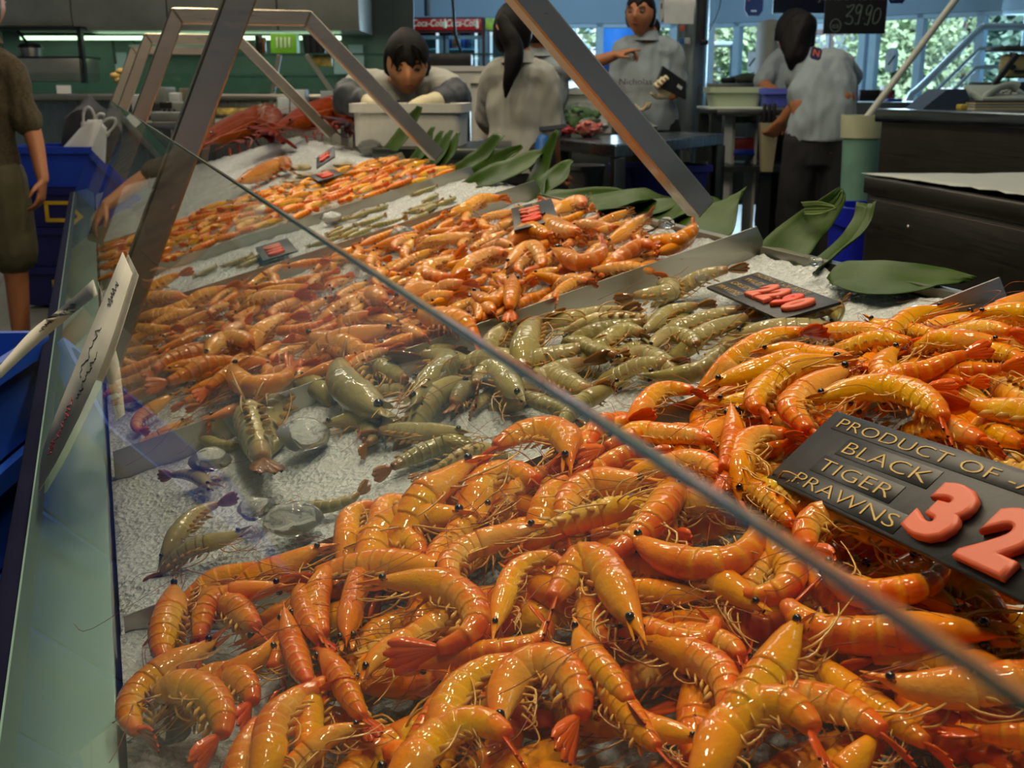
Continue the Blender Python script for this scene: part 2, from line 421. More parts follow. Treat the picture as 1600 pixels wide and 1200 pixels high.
# ---- lay a prawn on a tray along pixels of its centre line; the part of it under its neighbours dips out of sight
WK = 1.25
def lay(kind, name, cat, spec, lab, grp, h=0.0, rng=random, **kw):
    w, d, flag, px = spec[0], spec[1], spec[2], spec[3]
    hh = h + (spec[4] if len(spec) > 4 else 0)
    pts = [tp(px[i], px[i + 1], hh) for i in range(0, len(px), 2)]
    W = w / pxm(sum(pts, V3()) / len(pts)) * WK
    pts = [p + NT * (W * 0.36) for p in pts]
    want = W * 5.6; L = plen(pts)
    if L < want:
        ex = want - L
        seq = pts if flag == 't' else pts[::-1]
        a = (seq[-1] - seq[-2]).normalized(); side = NT.cross(a) * rng.uniform(-.4, .4)
        for k in range(1, 4):
            q = k / 3; seq.append(seq[-1] + (a + side * q - NT * (0.25 + .35 * q)).normalized() * ex / 3)
        pts = seq if flag == 't' else seq[::-1]
    pts = [p + NT * rng.uniform(-.12, .12) * W for p in pts]
    for _ in range(1):
        if len(pts) > 3: pts = [pts[0]] + [pts[i] * .8 + (pts[i - 1] + pts[i + 1]) * .1 for i in range(1, len(pts) - 1)] + [pts[-1]]
    geo = prawn_geo(pts, W, NT, d, rng, **kw)
    c = sum(pts, V3()) / len(pts)
    M = Matrix.Translation(c - NT * W * .4) @ ROT_T
    return build_prawn(name, kind, lab, cat, grp, M, geo), c
def posture(px):
    a = 0; q = [(px[i], px[i + 1]) for i in range(0, len(px), 2)]; h = [atan2(q[i + 1][1] - q[i][1], q[i + 1][0] - q[i][0]) for i in range(len(q) - 1)]
    for i in range(len(h) - 1): a += (h[i + 1] - h[i] + pi) % (2 * pi) - pi
    a = abs(a); return 'ring-curled' if a > 3.4 else 'hook-curved' if a > 1.9 else 'gently bent' if a > .7 else 'straight'
def heading(px):
    p, q = tp(px[0], px[1]), tp(px[-2], px[-1]); v = p - q
    if abs(v.x) > abs(v.y): return 'head to the staff side' if v.x > 0 else 'head to the glass'
    return 'head to the far end' if v.y > 0 else 'head to the near end'
def library(kind, name, cat, L, W, nvar, rng, **kw):
    lib = []
    for i in range(nvar):
        bend = rng.choice((0.4, 1.2, 2.2, 3.2, 4.0, 1.6, 2.8)); P = []; a = 0; p = V3(); N = 9
        for k in range(N):
            P.append(p.copy()); p = p + V3((cos(a), sin(a), 0)) * L / (N - 1); a += bend / N * (0.25 if k < 3 else 1.35)
        c = sum(P, V3()) / N; P = [q - c + V3((0, 0, W * .4)) for q in P]
        d = rng.choice((-1, -1, -1, -1, 0, 2)) if bend < 1.5 else -1
        lib.append(prawn_geo(P, W, V3((0, 0, 1)), d, rng, **kw))
    return lib
def strew(kind, name, cat, lib, spots, lab, grp):
    """first of each shape is built, the others are copies"""
    first = {}
    for i, (M, vi, la, gr) in enumerate(spots):
        if vi not in first: first[vi] = build_prawn(name, kind, la or lab, cat, gr or grp, M, lib[vi], inv=Matrix.Identity(4))
        else:
            c = copy_tree(first[vi], M); c['label'] = la or lab; c['group'] = gr or grp
# ------------------------------------------------------------------ the display counter
U = lambda X, Y, Z: V3((X * S, Y * S, HC + Z * S))
STEEL = brushed('tray_steel', (188, 184, 172), 0.34, (1, 40, 40)); STEEL2 = brushed('frame_steel', (176, 166, 150), 0.32, (2, 2, 40), 0.15)
YN, YF = -0.25, 12.5 * S            # the counter's ends
YD = [2.16 * S, 3.262 * S, 5.31 * S, 6.37 * S, 7.95 * S]      # dividers
XB = 2.07 * S                        # staff-side end of the trays
bench = thing('display_counter', 'long stainless steel seafood display counter with tilted trays and dividers', 'display counter', (0.4, 2.6, 0))
y0, y1 = YN, YF
prof = [(-0.104, 0.0), (-0.104, Z_T - 0.022), (-0.022, Z_T - 0.006), (-0.018, tz(-.018, -.085)), (XB, tz(XB, -.085)), (XB, tz(XB, -.03)), (XB + .02, tz(XB, -.03)), (XB + .02, 0.0)]
part(bench, 'cabinet_body', ([V3((x, y, z)) for y in (y0, y1) for x, z in prof], [tuple(range(8)), tuple(range(8, 16))[::-1]] + [(i, 8 + i, 8 + (i + 1) % 8, (i + 1) % 8) for i in range(8)]), STEEL, world=True, smooth=False)
LEDGE = simple('ledge_reflection', (170, 208, 196), 0.3, 0.0, 0.08, 4, bump=0.08, bscale=220, Coat_Weight=0.3)  # steel ledge; the pale green base colour stands in for its reflections
part(bench, 'front_ledge', xf(box(.084, y1 - y0 - .02, .004, bevel=.001), Matrix.Translation((-0.062, (y0 + y1) / 2, Z_T - .011)) @ Matrix.Rotation(-atan(.016 / .082), 4, 'Y')), LEDGE, world=True, label='steel ledge inside the glass, its pale green reflection put in the colour')
for y in YD:
    x0, x1 = -0.012, XB
    P = [(x0, tz(x0, -.084)), (x1, tz(x1, -.084)), (x1 + .004, tz(x1, -.02)), (x1 - .008, tz(x1, 0)), (x0, tz(x0, 0))]
    g = [V3((x, yy, z)) for yy in (y - .0011, y + .0011) for x, z in P], [(0, 1, 2, 3, 4), (9, 8, 7, 6, 5)] + [(i, 5 + i, 5 + (i + 1) % 5, (i + 1) % 5) for i in range(5)]
    part(bench, 'tray_divider', g, STEEL, world=True, smooth=False)
# the black toe board along the customers' side
part(bench, 'bottom_rail', box(.02, y1 - y0, .03, (-.113, (y0 + y1) / 2, Z_T - .035), .004), simple('rail_navy', (26, 28, 52), 0.9, Specular_IOR_Level=.05), world=True, label='dark navy rail under the glass')

# ---- four tapered frames over the counter
for i, Y in enumerate((3.72, 7.2, 10.7, 14.2)):
    y = Y * S; sec = [(-.05, -.90), (.52, .40), (1.285, .40), (2.10, -.44)]
    lab = ['brushed metal frame arching over the counter nearest the black tiger prawn sign', 'second brushed metal frame over the counter, in front of the woman in the apron sleeves',
           'third brushed metal frame over the counter, behind the red lobsters', 'farthest brushed metal frame, beyond the end of the prawn counter'][i]
    if i == 3: sec = [(-.02, -.84), (.52, .40), (1.30, .40), (1.47, .25), (1.15, -1.2)]
    t = thing('counter_frame', lab, 'frame', (0.4, y, Z_T), group=None)
    w = .040
    for k in range(len(sec) - 1):
        a, b = U(sec[k][0], 0, sec[k][1]), U(sec[k + 1][0], 0, sec[k + 1][1]); a.y = b.y = y
        e = (b - a).normalized()
        # mitred bar
        nrm = V3((0, 1, 0)).cross(e)
        def mit(p, j):
            if j <= 0 or j >= len(sec) - 1: return nrm
            q0, q2 = U(sec[j - 1][0], 0, sec[j - 1][1]), U(sec[j + 1][0], 0, sec[j + 1][1]); q0.y = q2.y = y
            e1, e2 = (p - q0).normalized(), (q2 - p).normalized(); n1, n2 = V3((0, 1, 0)).cross(e1), V3((0, 1, 0)).cross(e2)
            m = (n1 + n2).normalized(); return m / m.dot(nrm)
        na, nb = mit(a, k), mit(b, k + 1); V = []
        for p, m in ((a, na), (b, nb)):
            for sy, sn in ((-1, -1), (1, -1), (1, 1), (-1, 1)): V.append(p + V3((0, sy * w / 2, 0)) + m * sn * w / 2)
        g = V, [(0, 1, 2, 3), (7, 6, 5, 4)] + [(q, 4 + q, 4 + (q + 1) % 4, (q + 1) % 4) for q in range(4)]
        nm = ['front_leg', 'top_bar', 'rear_leg', 'short_post'][k]
        o = part(t, nm, g, STEEL2, world=True, smooth=False)
        bv = o.modifiers.new('bevel', 'BEVEL'); bv.width = .003; bv.segments = 1

# ---- the glass leaning in along the customers' side
def glass_mat(name, tint, rough=0.0, dust=0.0):
    b = NT_(name); fr = b.n('ShaderNodeFresnel'); ge = b.n('ShaderNodeNewGeometry'); b.l(b.math('MULTIPLY_ADD', ge.outputs['Backfacing'], 1 / 1.5 - 1.5, 1.5), fr.inputs['IOR'])
    tr = b.n('ShaderNodeBsdfTransparent'); tr.inputs[0].default_value = (*tint, 1)
    gl = b.n('ShaderNodeBsdfGlossy'); gl.inputs['Roughness'].default_value = rough; gl.inputs[0].default_value = (.95, 1, .97, 1)
    mx = b.n('ShaderNodeMixShader'); b.l(fr.outputs[0], mx.inputs[0]); b.l(tr.outputs[0], mx.inputs[1]); b.l(gl.outputs[0], mx.inputs[2])
    out = mx.outputs[0]
    if dust:
        df = b.n('ShaderNodeBsdfDiffuse'); df.inputs[0].default_value = (.8, .82, .78, 1); m2 = b.n('ShaderNodeMixShader')
        sp = b.ramp(b.noise(90, 5), [(.3, (dust * .6,) * 3), (.75, (dust * 1.5,) * 3)]); b.l(sp, m2.inputs[0]); b.l(out, m2.inputs[1]); b.l(df.outputs[0], m2.inputs[2]); out = m2.outputs[0]
    b.l(out, b.out.inputs[0]); MATS[name] = b.m; return b.m
GL = glass_mat('pane_glass', (.955, .985, .965), 0, 0.014); GLE = simple('glass_edge', (66, 104, 92), 0.15, 0, 0.2, 30, Transmission_Weight=0.6)
ga, gb = U(-.236, 0, -1.047), U(.196, 0, -.14); gt = .006
gd = (gb - ga).normalized(); gn = V3((gd.z, 0, -gd.x))
pane = thing('front_glass', 'long clear glass pane leaning over the customers side of the counter', 'glass', (ga.x, 2.4, ga.z))
part(pane, 'pane', ([V3((p.x, y, p.z)) for y in (y0, y1) for p in (ga, gb)] , [(0, 1, 3, 2)]), GL, world=True, smooth=False)
# polished edges: top strip and far end strip
def strip(a, b, ya, yb): return mb(box(0.001, 0.001, 0.001), )
e = gd * .0015; hN = gn * gt
part(pane, 'top_edge', ([V3((p.x, y, p.z)) for y in (y0, y1) for p in (gb, gb + hN, gb + hN - e, gb - e)], [(0, 1, 2, 3), (7, 6, 5, 4)] + [(i, 4 + i, 4 + (i + 1) % 4, (i + 1) % 4) for i in range(4)]), GLE, world=True, smooth=False, label='greenish polished top edge')
part(pane, 'end_edge', ([V3((p.x, y, p.z)) for y in (y1, y1 + .0015) for p in (ga, gb, gb + hN, ga + hN)], [(0, 1, 2, 3), (7, 6, 5, 4)] + [(i, 4 + i, 4 + (i + 1) % 4, (i + 1) % 4) for i in range(4)]), GLE, world=True, smooth=False)

# ---- crushed ice
def ice_mat(name, c, tr=0.25):
    b = NT_(name); n1 = b.noise(260, 3); vo = b.n('ShaderNodeTexVoronoi'); vo.inputs['Scale'].default_value = 150; b.l(b.obj(), vo.inputs['Vector'])
    col = b.ramp(n1, [(.3, tuple(x * .86 for x in c)), (.7, c)])
    nm = b.bump(b.math('ADD', vo.outputs['Distance'], n1), 1.0, 0.006)
    b.pbr(col, 0.16, 0, nm, Transmission_Weight=tr, IOR=1.31, Subsurface_Weight=0.35, Subsurface_Radius=(.02, .02, .02), Subsurface_Scale=0.4)
    MATS[name] = b.m; return b.m
ICE = ice_mat('crushed_ice', (.80, .86, .88), 0.0); CUBE = None
b = NT_('clear_ice'); b.pbr((.93, .95, .93), 0.06, 0, b.bump(b.noise(90, 3), .4, .002), Transmission_Weight=0.85, IOR=1.31); CUBE = b.m
def ice_bed(label, ya, yb, hfun, xa=-.016, xb=XB - .006, nx=90, ny=60):
    V, F = [], []
    for j in range(ny + 1):
        for i in range(nx + 1):
            x = xa + (xb - xa) * i / nx; y = ya + (yb - ya) * j / ny
            h = hfun(i / nx, j / ny) + .006 * noise.noise(V3((x * 26, y * 26, .3))) + .004 * noise.noise(V3((x * 80, y * 80, 3)))
            V.append(V3((x, y, max(tz(x, h), tz(x, -.082)))))
    for j in range(ny):
        for i in range(nx): a = j * (nx + 1) + i; F.append((a, a + 1, a + nx + 2, a + nx + 1))
    # close down to the tray floor
    n = len(V); rim = [i for i in range(nx + 1)] + [j * (nx + 1) + nx for j in range(1, ny + 1)] + [ny * (nx + 1) + i for i in range(nx - 1, -1, -1)] + [j * (nx + 1) for j in range(ny - 1, 0, -1)]
    for i in rim: V.append(V3((V[i].x, V[i].y, tz(V[i].x, -.084))))
    for k in range(len(rim)): F.append((rim[k], n + k, n + (k + 1) % len(rim), rim[(k + 1) % len(rim)]))
    o = single('crushed_ice', (V, F), ICE, label, 'ice'); o['kind'] = 'stuff'; return o
ice_bed('crushed ice bed under the orange tiger prawns in the nearest tray', -.2, YD[0] - .002, lambda a, b: -.056 + .042 * max(0, 1 - a * 8))
ice_bed('crushed ice bed under the raw green prawns', YD[0] + .002, YD[1] - .002, lambda a, b: -.040 + .016 * max(0, 1 - abs(a - .3) * 4) + .014 * max(0, (a - .78) / .22) - .012 * a, ny=80)
ice_bed('crushed ice bed under the pinkish king prawns', YD[1] + .002, YD[2] - .002, lambda a, b: -.036, ny=90)
ice_bed('crushed ice bed in the narrow tray behind the king prawns', YD[2] + .002, YD[3] - .002, lambda a, b: -.024)
ice_bed('crushed ice bed under the small orange prawns', YD[3] + .002, YD[4] - .002, lambda a, b: -.030)
ice_bed('crushed ice bed below the red lobsters', YD[4] + .002, YF - .01, lambda a, b: -.030 + .04 * max(0, 1 - abs(a - .85) * 8) * (b < .5))
def lump(u, v, r, lab, i, h=0.0):
    p = tp(u, v, h); r = r / pxm(p)
    bm = bmesh.new(); bmesh.ops.create_icosphere(bm, subdivisions=3, radius=1)
    for w in bm.verts:
        k = 1 + .28 * noise.noise(w.co * 1.3 + V3((i * 3.3, i, 0))); w.co = V3((w.co.x * r * k * 1.2, w.co.y * r * k, w.co.z * r * .75 * k))
    g = from_bm(bm); single('ice_cube', ([v + p + NT * r * .3 for v in g[0]], g[1]), CUBE, lab, 'ice cube', 'loose ice cubes')
for i, (u, v, r, lab) in enumerate([
  (770, 600, 16, 'clear ice lump between green prawns near the middle divider'), (480, 690, 34, 'big clear ice lump beside the upright green prawn'),
  (400, 800, 24, 'round clear ice ball beside the bent raw prawn tail'), (460, 820, 36, 'broad melting ice lump against the nearest divider'), (330, 725, 26, 'clear ice lump in front of the thin raw tail'),
  (435, 560, 20, 'ice lump behind the ring-curled king prawn'), (1042, 352, 12, 'clear ice ball beside the leaf behind the king prawns'), (925, 345, 12, 'ice ball below the split leaves'), (1275, 412, 10, 'small ice lump lying on the strap leaf'),
  (1098, 437, 10, 'ice lump by the divider above the pale raw prawn'), (630, 372, 18, 'white ice lump at the back corner of the king prawn tray'), (330, 545, 22, 'ice lump among king prawns seen through the glass'), (455, 675, 14, 'small ice lump touching the upright green prawn'),
  (545, 640, 10, 'ice chip in front of the curled green prawn'), (270, 1150, 22, 'clear ice lump inside the ring-curled orange prawn'), (265, 580, 20, 'ice lump at the glass end of the king prawns'),
  (520, 345, 14, 'ice lump in the narrow tray'), (640, 290, 14, 'ice lump beside the glossy leaf'), (505, 300, 12, 'ice lump among small orange prawns near their sign'), (580, 235, 16, 'ice heap beside the lobster')]):
    lump(u, v, r, lab, i, -.012)

# ------------------------------------------------------------------ tiger prawns: traced from the heap (width, back side, visible end, centre line head -> tail)
T_ = [
(50,1,'t',[555,943,620,935,690,935,735,955,752,990,733,1017,690,1030,620,1043],.012),(48,-1,'h',[700,925,640,903,590,897,505,908,450,928]),
(45,1,'t',[578,1088,600,1040,650,1012,690,990]),(42,0,'t',[548,1040,550,1000,556,955,562,920]),(44,1,'h',[505,920,496,960,503,1000,522,1035]),
(55,-1,'t',[760,842,700,836,640,838,600,855,585,890]),(40,-1,'t',[800,800,765,820,720,845,690,880,683,918]),(45,-1,'t',[872,845,830,850,770,857,725,875,706,905,718,932],.006),
(36,1,'t',[788,1018,788,985,792,945,808,905,845,882,880,890,893,915],.008),(56,-1,'t',[1000,1050,985,1000,965,940,945,905,915,893,888,928,870,970,868,1005],.014),
(40,1,'h',[920,960,925,990,950,1020,975,1035]),(42,-1,'t',[628,1062,700,1045,760,1040,810,1030,855,1015,860,990,835,978]),
(55,1,'h',[703,1170,705,1130,725,1095,765,1065,810,1048,865,1038],.008),(60,1,'h',[812,1190,798,1130,800,1090,830,1062,868,1060,902,1085,914,1130,905,1170,880,1195],.006),
(60,1,'h',[655,1215,690,1165,745,1147,790,1165,815,1210],.012),(45,1,'t',[885,985,905,1015,930,1050,965,1090,995,1130],.012),(42,1,'t',[915,1060,940,1085,975,1120,1010,1165,1040,1195],.006),
(42,0,'t',[715,1065,705,1095,690,1130,660,1175,640,1205]),(45,0,'h',[515,1040,540,1080,560,1120,590,1165]),(42,1,'h',[490,1130,500,1090,530,1082,552,1086]),(40,-1,'t',[592,1160,560,1158,520,1170,485,1192]),
(55,-1,'h',[1012,866,1050,893,1110,905,1160,890,1188,850,1165,818],.012),(42,-1,'h',[1098,795,1055,800,1046,833,1060,855,1085,862]),(50,1,'h',[1185,858,1232,893,1242,930,1212,952,1170,947,1130,925],.006),
(40,-1,'h',[1015,1000,1060,1014,1100,1015,1124,990,1090,973],.006),(38,-1,'t',[1090,925,1060,910,1010,895,975,890]),(35,-1,'t',[1130,950,1080,945,1020,940,985,935]),(45,-1,'t',[1198,988,1175,965,1140,935,1100,915],.004),
(60,-1,'t',[1288,982,1255,1015,1220,1060,1182,1110,1160,1135],.016),(66,1,'h',[1600,1020,1520,1008,1440,1015,1360,1020,1290,1010,1245,985,1235,952,1272,952],.006),(42,0,'t',[1250,888,1265,910,1290,940,1320,965]),
(55,-1,'h',[1402,858,1370,846,1335,833,1290,830,1263,852,1275,887,1310,902],.008),(50,-1,'h',[1303,905,1318,932,1360,947,1420,947,1462,925,1480,890,1525,882],.014),(50,1,'h',[1480,918,1520,940,1560,970,1582,1010]),
(42,1,'t',[1530,997,1500,972,1465,948,1430,940]),(46,-1,'h',[1540,1065,1450,1042,1380,1045,1320,1062]),(64,1,'t',[1340,1088,1420,1102,1500,1107,1600,1097,1650,1090],.01),(50,1,'h',[1280,1062,1330,1100,1390,1140,1450,1180,1485,1210]),
(66,1,'h',[1120,1215,1133,1165,1180,1128,1235,1128,1277,1170,1288,1215],.014),(60,1,'h',[1235,1118,1310,1126,1370,1160,1420,1205],.004),(55,1,'h',[1020,1030,1080,1040,1122,1065,1142,1100,1132,1145,1105,1178]),(45,1,'h',[1100,1012,1155,1030,1165,1075]),
(40,-1,'t',[1112,1192,1060,1165,1020,1150,985,1130]),(50,0,'h',[1650,1182,1600,1176,1530,1171,1480,1163]),
(52,-1,'t',[790,745,755,750,710,772,672,800],.012),(45,-1,'h',[885,728,893,703,868,688,830,694,790,715,755,742],.008),(46,1,'h',[938,688,920,715,900,738]),(42,1,'h',[990,698,950,715,912,732]),
(48,1,'h',[755,792,770,768,810,756,838,770,850,792]),(45,1,'h',[838,760,870,745,897,733]),(45,-1,'t',[1037,783,1010,780,970,770,930,772,900,790,890,818],.006),(42,2,'t',[1052,783,1000,800,950,820,893,834],.006),
(55,1,'h',[1043,800,1030,830,1000,862,965,886,930,887,903,890],.012),(35,1,'h',[600,832,605,802,640,795,662,812]),(36,1,'h',[548,852,552,822,580,805,602,820]),(32,1,'h',[680,800,710,795,750,800,770,816]),(32,1,'h',[640,835,690,822,740,815,762,826]),
(32,1,'t',[1172,570,1225,563,1270,567,1317,576],.006),(30,1,'h',[1310,526,1360,529,1410,544]),(28,1,'t',[1345,510,1365,517,1410,524,1458,536]),(32,-1,'t',[1502,492,1470,497,1430,509,1402,526],.004),(35,1,'h',[1373,545,1410,547,1458,551]),
(38,-1,'h',[1422,560,1392,578,1378,602,1400,619,1440,626,1492,622],.006),(38,-1,'h',[1410,600,1445,593,1490,580,1547,563],.01),(36,-1,'h',[1492,597,1550,592,1608,588]),(29,-1,'h',[1448,597,1490,606,1543,610]),
(46,-1,'t',[1347,590,1300,588,1250,596,1205,616,1183,648,1200,675],.004),(46,-1,'t',[1352,585,1330,602,1285,616,1250,638,1240,662,1265,682],.01),(46,1,'t',[1260,658,1290,640,1340,621,1400,620,1442,638,1472,668,1482,702],.016),
(56,-1,'h',[1650,682,1600,670,1540,659,1490,648,1468,652],.01),(46,1,'h',[1478,688,1520,704,1565,730]),(36,1,'h',[1525,528,1560,534,1605,550]),(31,1,'t',[1512,514,1560,505,1612,504]),(31,-1,'t',[1582,555,1555,552,1510,549,1468,544],.006),
(38,1,'t',[1103,626,1150,605,1200,589,1242,580]),(38,1,'t',[1098,650,1140,648,1172,640]),(40,0,'t',[1150,652,1150,690,1145,730,1133,765],.008),(42,1,'h',[1165,757,1160,722,1185,700,1230,690,1252,706],.004),
(32,1,'h',[1013,642,1035,622,1070,619,1102,629]),(36,1,'h',[930,702,950,680,990,669,1022,665]),(38,1,'h',[993,692,1040,690,1100,700,1122,722]),(40,1,'h',[1038,742,1080,735,1120,750,1132,782]),(36,1,'h',[1168,770,1200,790,1235,830,1252,852]),
(46,2,'t',[1168,752,1200,775,1240,805,1275,822],-.004),(40,1,'h',[1200,545,1235,535,1290,540]),(36,1,'h',[1560,565,1590,575,1620,590]),(44,1,'h',[1560,690,1590,715,1640,725]),(40,-1,'h',[960,740,1000,722,1050,735]),(42,1,'h',[860,800,880,775,930,752]),
(46,-1,'t',[294,915,285,945,268,1000,262,1040,280,1062],.004),(46,-1,'t',[375,1000,330,1030,270,1055,220,1095,208,1135,230,1166,252,1175],.008),(56,1,'h',[280,1095,325,1100,357,1140,345,1185,310,1206],.01),(46,1,'h',[313,1085,350,1066,390,1085,402,1120,375,1146]),
(40,1,'t',[475,922,420,935,360,947,325,967,318,992]),(36,1,'h',[340,922,390,905,442,894]),(38,-1,'t',[537,873,500,885,450,900,410,915]),(42,1,'h',[330,950,370,958,400,990,417,1012]),(44,0,'h',[478,950,493,1000,520,1042]),(40,0,'t',[445,1015,420,1050,378,1068]),
(50,1,'h',[428,1205,435,1150,465,1110,502,1090,552,1085],.006),(46,1,'h',[388,1205,405,1150,440,1110]),(44,0,'t',[455,965,460,1010,475,1060,495,1095]),(42,1,'h',[590,850,625,845,655,868,668,905]),
(40,-1,'t',[1235,850,1215,880,1180,925]),(42,1,'h',[1340,1010,1400,985,1450,990]),(46,1,'h',[1580,1130,1520,1135,1455,1150]),(44,-1,'t',[1395,1155,1365,1190,1330,1215]),
]
rt = random.Random(11)
def zone_t(x, y):
    if y > 640 and x > 1150 and y < 960: return 'beside the big price sign'
    if x > 1150 and y <= 660: return 'behind the big price sign'
    if x < 470: return 'at the glass end of the nearest tray'
    if y < 860 and x < 1150: return 'along the divider of the nearest tray'
    if x > 1100: return 'in front of the big price sign'
    return 'mid way up the nearest tray'
seen = {}
for sp in T_:
    px = sp[3]; k = len(px) // 4 * 2
    lab = f"{posture(px)} orange tiger prawn {zone_t(px[k], px[k + 1])}, {heading(px)}"
    if sp[1] == 2: lab = lab.replace('orange tiger prawn', 'belly-up orange tiger prawn')
    o, c = lay('tiger', 'tiger_prawn', 'prawn', sp, lab, 'tiger prawns ' + zone_t(px[k], px[k + 1]), h=.004, rng=rt, legs=8, swim=5)
# the layer under them
lib = library('tiger', 'tiger_prawn', 'prawn', .165, .032, 8, rt, legs=6, swim=5, feel=2, feel_len=.5)
spots = []
yy = .30
while yy < YD[0] - .03:
    xx = .07 + rt.uniform(-.01, .02)
    while xx < XB - .05:
        x, y = xx + rt.uniform(-.02, .02), min(YD[0] - .035, yy + rt.uniform(-.02, .02))
        if x + y * 0 > .10 + max(0, (y - .6)) * .1:
            M = Matrix.Translation((x, y, tz(x, -.031 + rt.uniform(-.004, .006) + (.006 if x > .3 else 0)))) @ ROT_T @ Matrix.Rotation(rt.uniform(0, 6.28) if y < YD[0] - .09 else rt.gauss(0, .15) + pi * rt.randrange(2), 4, 'Z') @ Matrix.Rotation(rt.uniform(-.25, .25), 4, 'X') @ Matrix.Rotation(rt.uniform(-.15, .15), 4, 'Y')
            spots.append((M, rt.randrange(8), None, None))
        xx += .06
    yy += .05
strew('tiger', 'tiger_prawn', 'prawn', lib, spots, 'orange cooked tiger prawn half buried under the heap in the nearest tray', 'buried tiger prawns in the nearest tray')

# ------------------------------------------------------------------ raw green prawns on ice
G_ = [
(55,1,'h',[625,668,588,652,553,633,540,605,548,576],.008),(45,-1,'t',[635,672,655,640,680,618,703,596,696,573,660,571,618,583],.01),(40,2,'t',[737,590,700,620,662,652],.006),(30,0,'h',[722,625,705,658]),(32,1,'t',[493,685,540,672,580,665,605,672]),
(31,-1,'t',[738,695,712,692,670,690,620,685,578,690],.004),(31,1,'h',[712,702,680,710,635,730,592,757]),(28,2,'h',[735,720,690,740,648,760]),(38,-1,'h',[812,652,800,615,775,590,755,600,748,632],.006),(25,1,'h',[635,568,690,555,732,558]),(28,1,'h',[693,570,760,582]),
(45,1,'h',[768,577,800,580,842,606]),(28,1,'h',[583,580,615,595,648,612]),(40,1,'h',[438,642,460,620,502,612]),(36,1,'h',[500,617,455,611,405,628,375,642]),(58,2,'t',[390,635,400,680,415,730,425,758],.012),(22,1,'h',[342,771,300,750,253,752]),
(28,1,'h',[283,848,310,815,372,790]),(28,-1,'t',[402,840,370,850,308,866]),(23,-1,'h',[425,803,500,801,547,795,577,768]),(40,1,'h',[826,568,836,530,853,514,882,510],.004),(28,1,'h',[773,547,800,520,837,515]),(31,1,'h',[826,578,890,562,952,547]),(28,1,'h',[872,514,930,500,1002,495]),
(32,2,'t',[858,531,910,522,957,510],.004),(38,1,'h',[880,592,920,578,952,570]),(29,-1,'h',[1042,452,1058,470,1000,477,967,481]),(26,1,'h',[1022,523,1045,497,1118,488]),(28,1,'h',[1063,521,1125,502,1183,490]),(30,1,'h',[1102,537,1160,515,1198,502]),
(36,1,'t',[1133,551,1190,535,1255,524],.006),(28,1,'h',[1022,563,1035,540,1057,532,1086,540,1091,560],.004),(33,-1,'t',[998,601,1050,600,1107,592,1127,563],.004),(28,1,'h',[1003,582,1075,575]),(25,1,'h',[1228,509,1300,495,1328,474]),(25,1,'h',[1253,531,1302,524]),
(26,1,'h',[1108,441,1168,430]),(36,1,'h',[878,602,920,625,962,620]),(31,1,'t',[987,604,950,620,910,640,888,662]),(30,-1,'h',[900,545,940,560,985,575]),(30,1,'h',[955,545,985,530,1020,545]),(28,-1,'t',[820,620,850,640,880,650]),
(30,1,'t',[960,585,1000,560,1040,575]),(30,0,'h',[930,535,985,520,1040,508]),(26,1,'t',[330,640,365,625,410,610]),(28,1,'h',[470,600,520,588,560,575]),(24,1,'t',[560,660,590,690,570,710]),
]
def zone_g(x, y):
    if x > 1090: return 'beside its 22.80 price sign'
    if x > 760: return 'crowded mid way along the ice tray'
    if x < 470: return 'at the icy glass end'
    return 'on bare ice by the long divider'
for sp in G_:
    px = sp[3]; k = len(px) // 4 * 2; z = zone_g(px[k], px[k + 1])
    lay('green', 'green_prawn', 'prawn', sp, f"{posture(px)} raw green prawn {z}, {heading(px)}" + (', belly up' if sp[1] == 2 else ''), 'raw green prawns ' + z, h=-.024, rng=rt, legs=6, swim=5)
libg = library('green', 'green_prawn', 'prawn', .13, .021, 5, rt, legs=4, swim=4, feel=2, feel_len=.5); spots = []
for (u, v) in [(700, 600), (610, 620), (780, 625), (850, 600), (1000, 560), (1060, 510), (1150, 545), (1200, 520), (430, 700), (350, 700), (890, 630), (1290, 500)]:
    p = tp(u, v, -.034); spots.append((Matrix.Translation(p) @ ROT_T @ Matrix.Rotation(rt.uniform(0, 6.28), 4, 'Z'), rt.randrange(5), None, None))
strew('green', 'green_prawn', 'prawn', libg, spots, 'raw green prawn mostly sunk in the crushed ice', 'sunken raw green prawns')

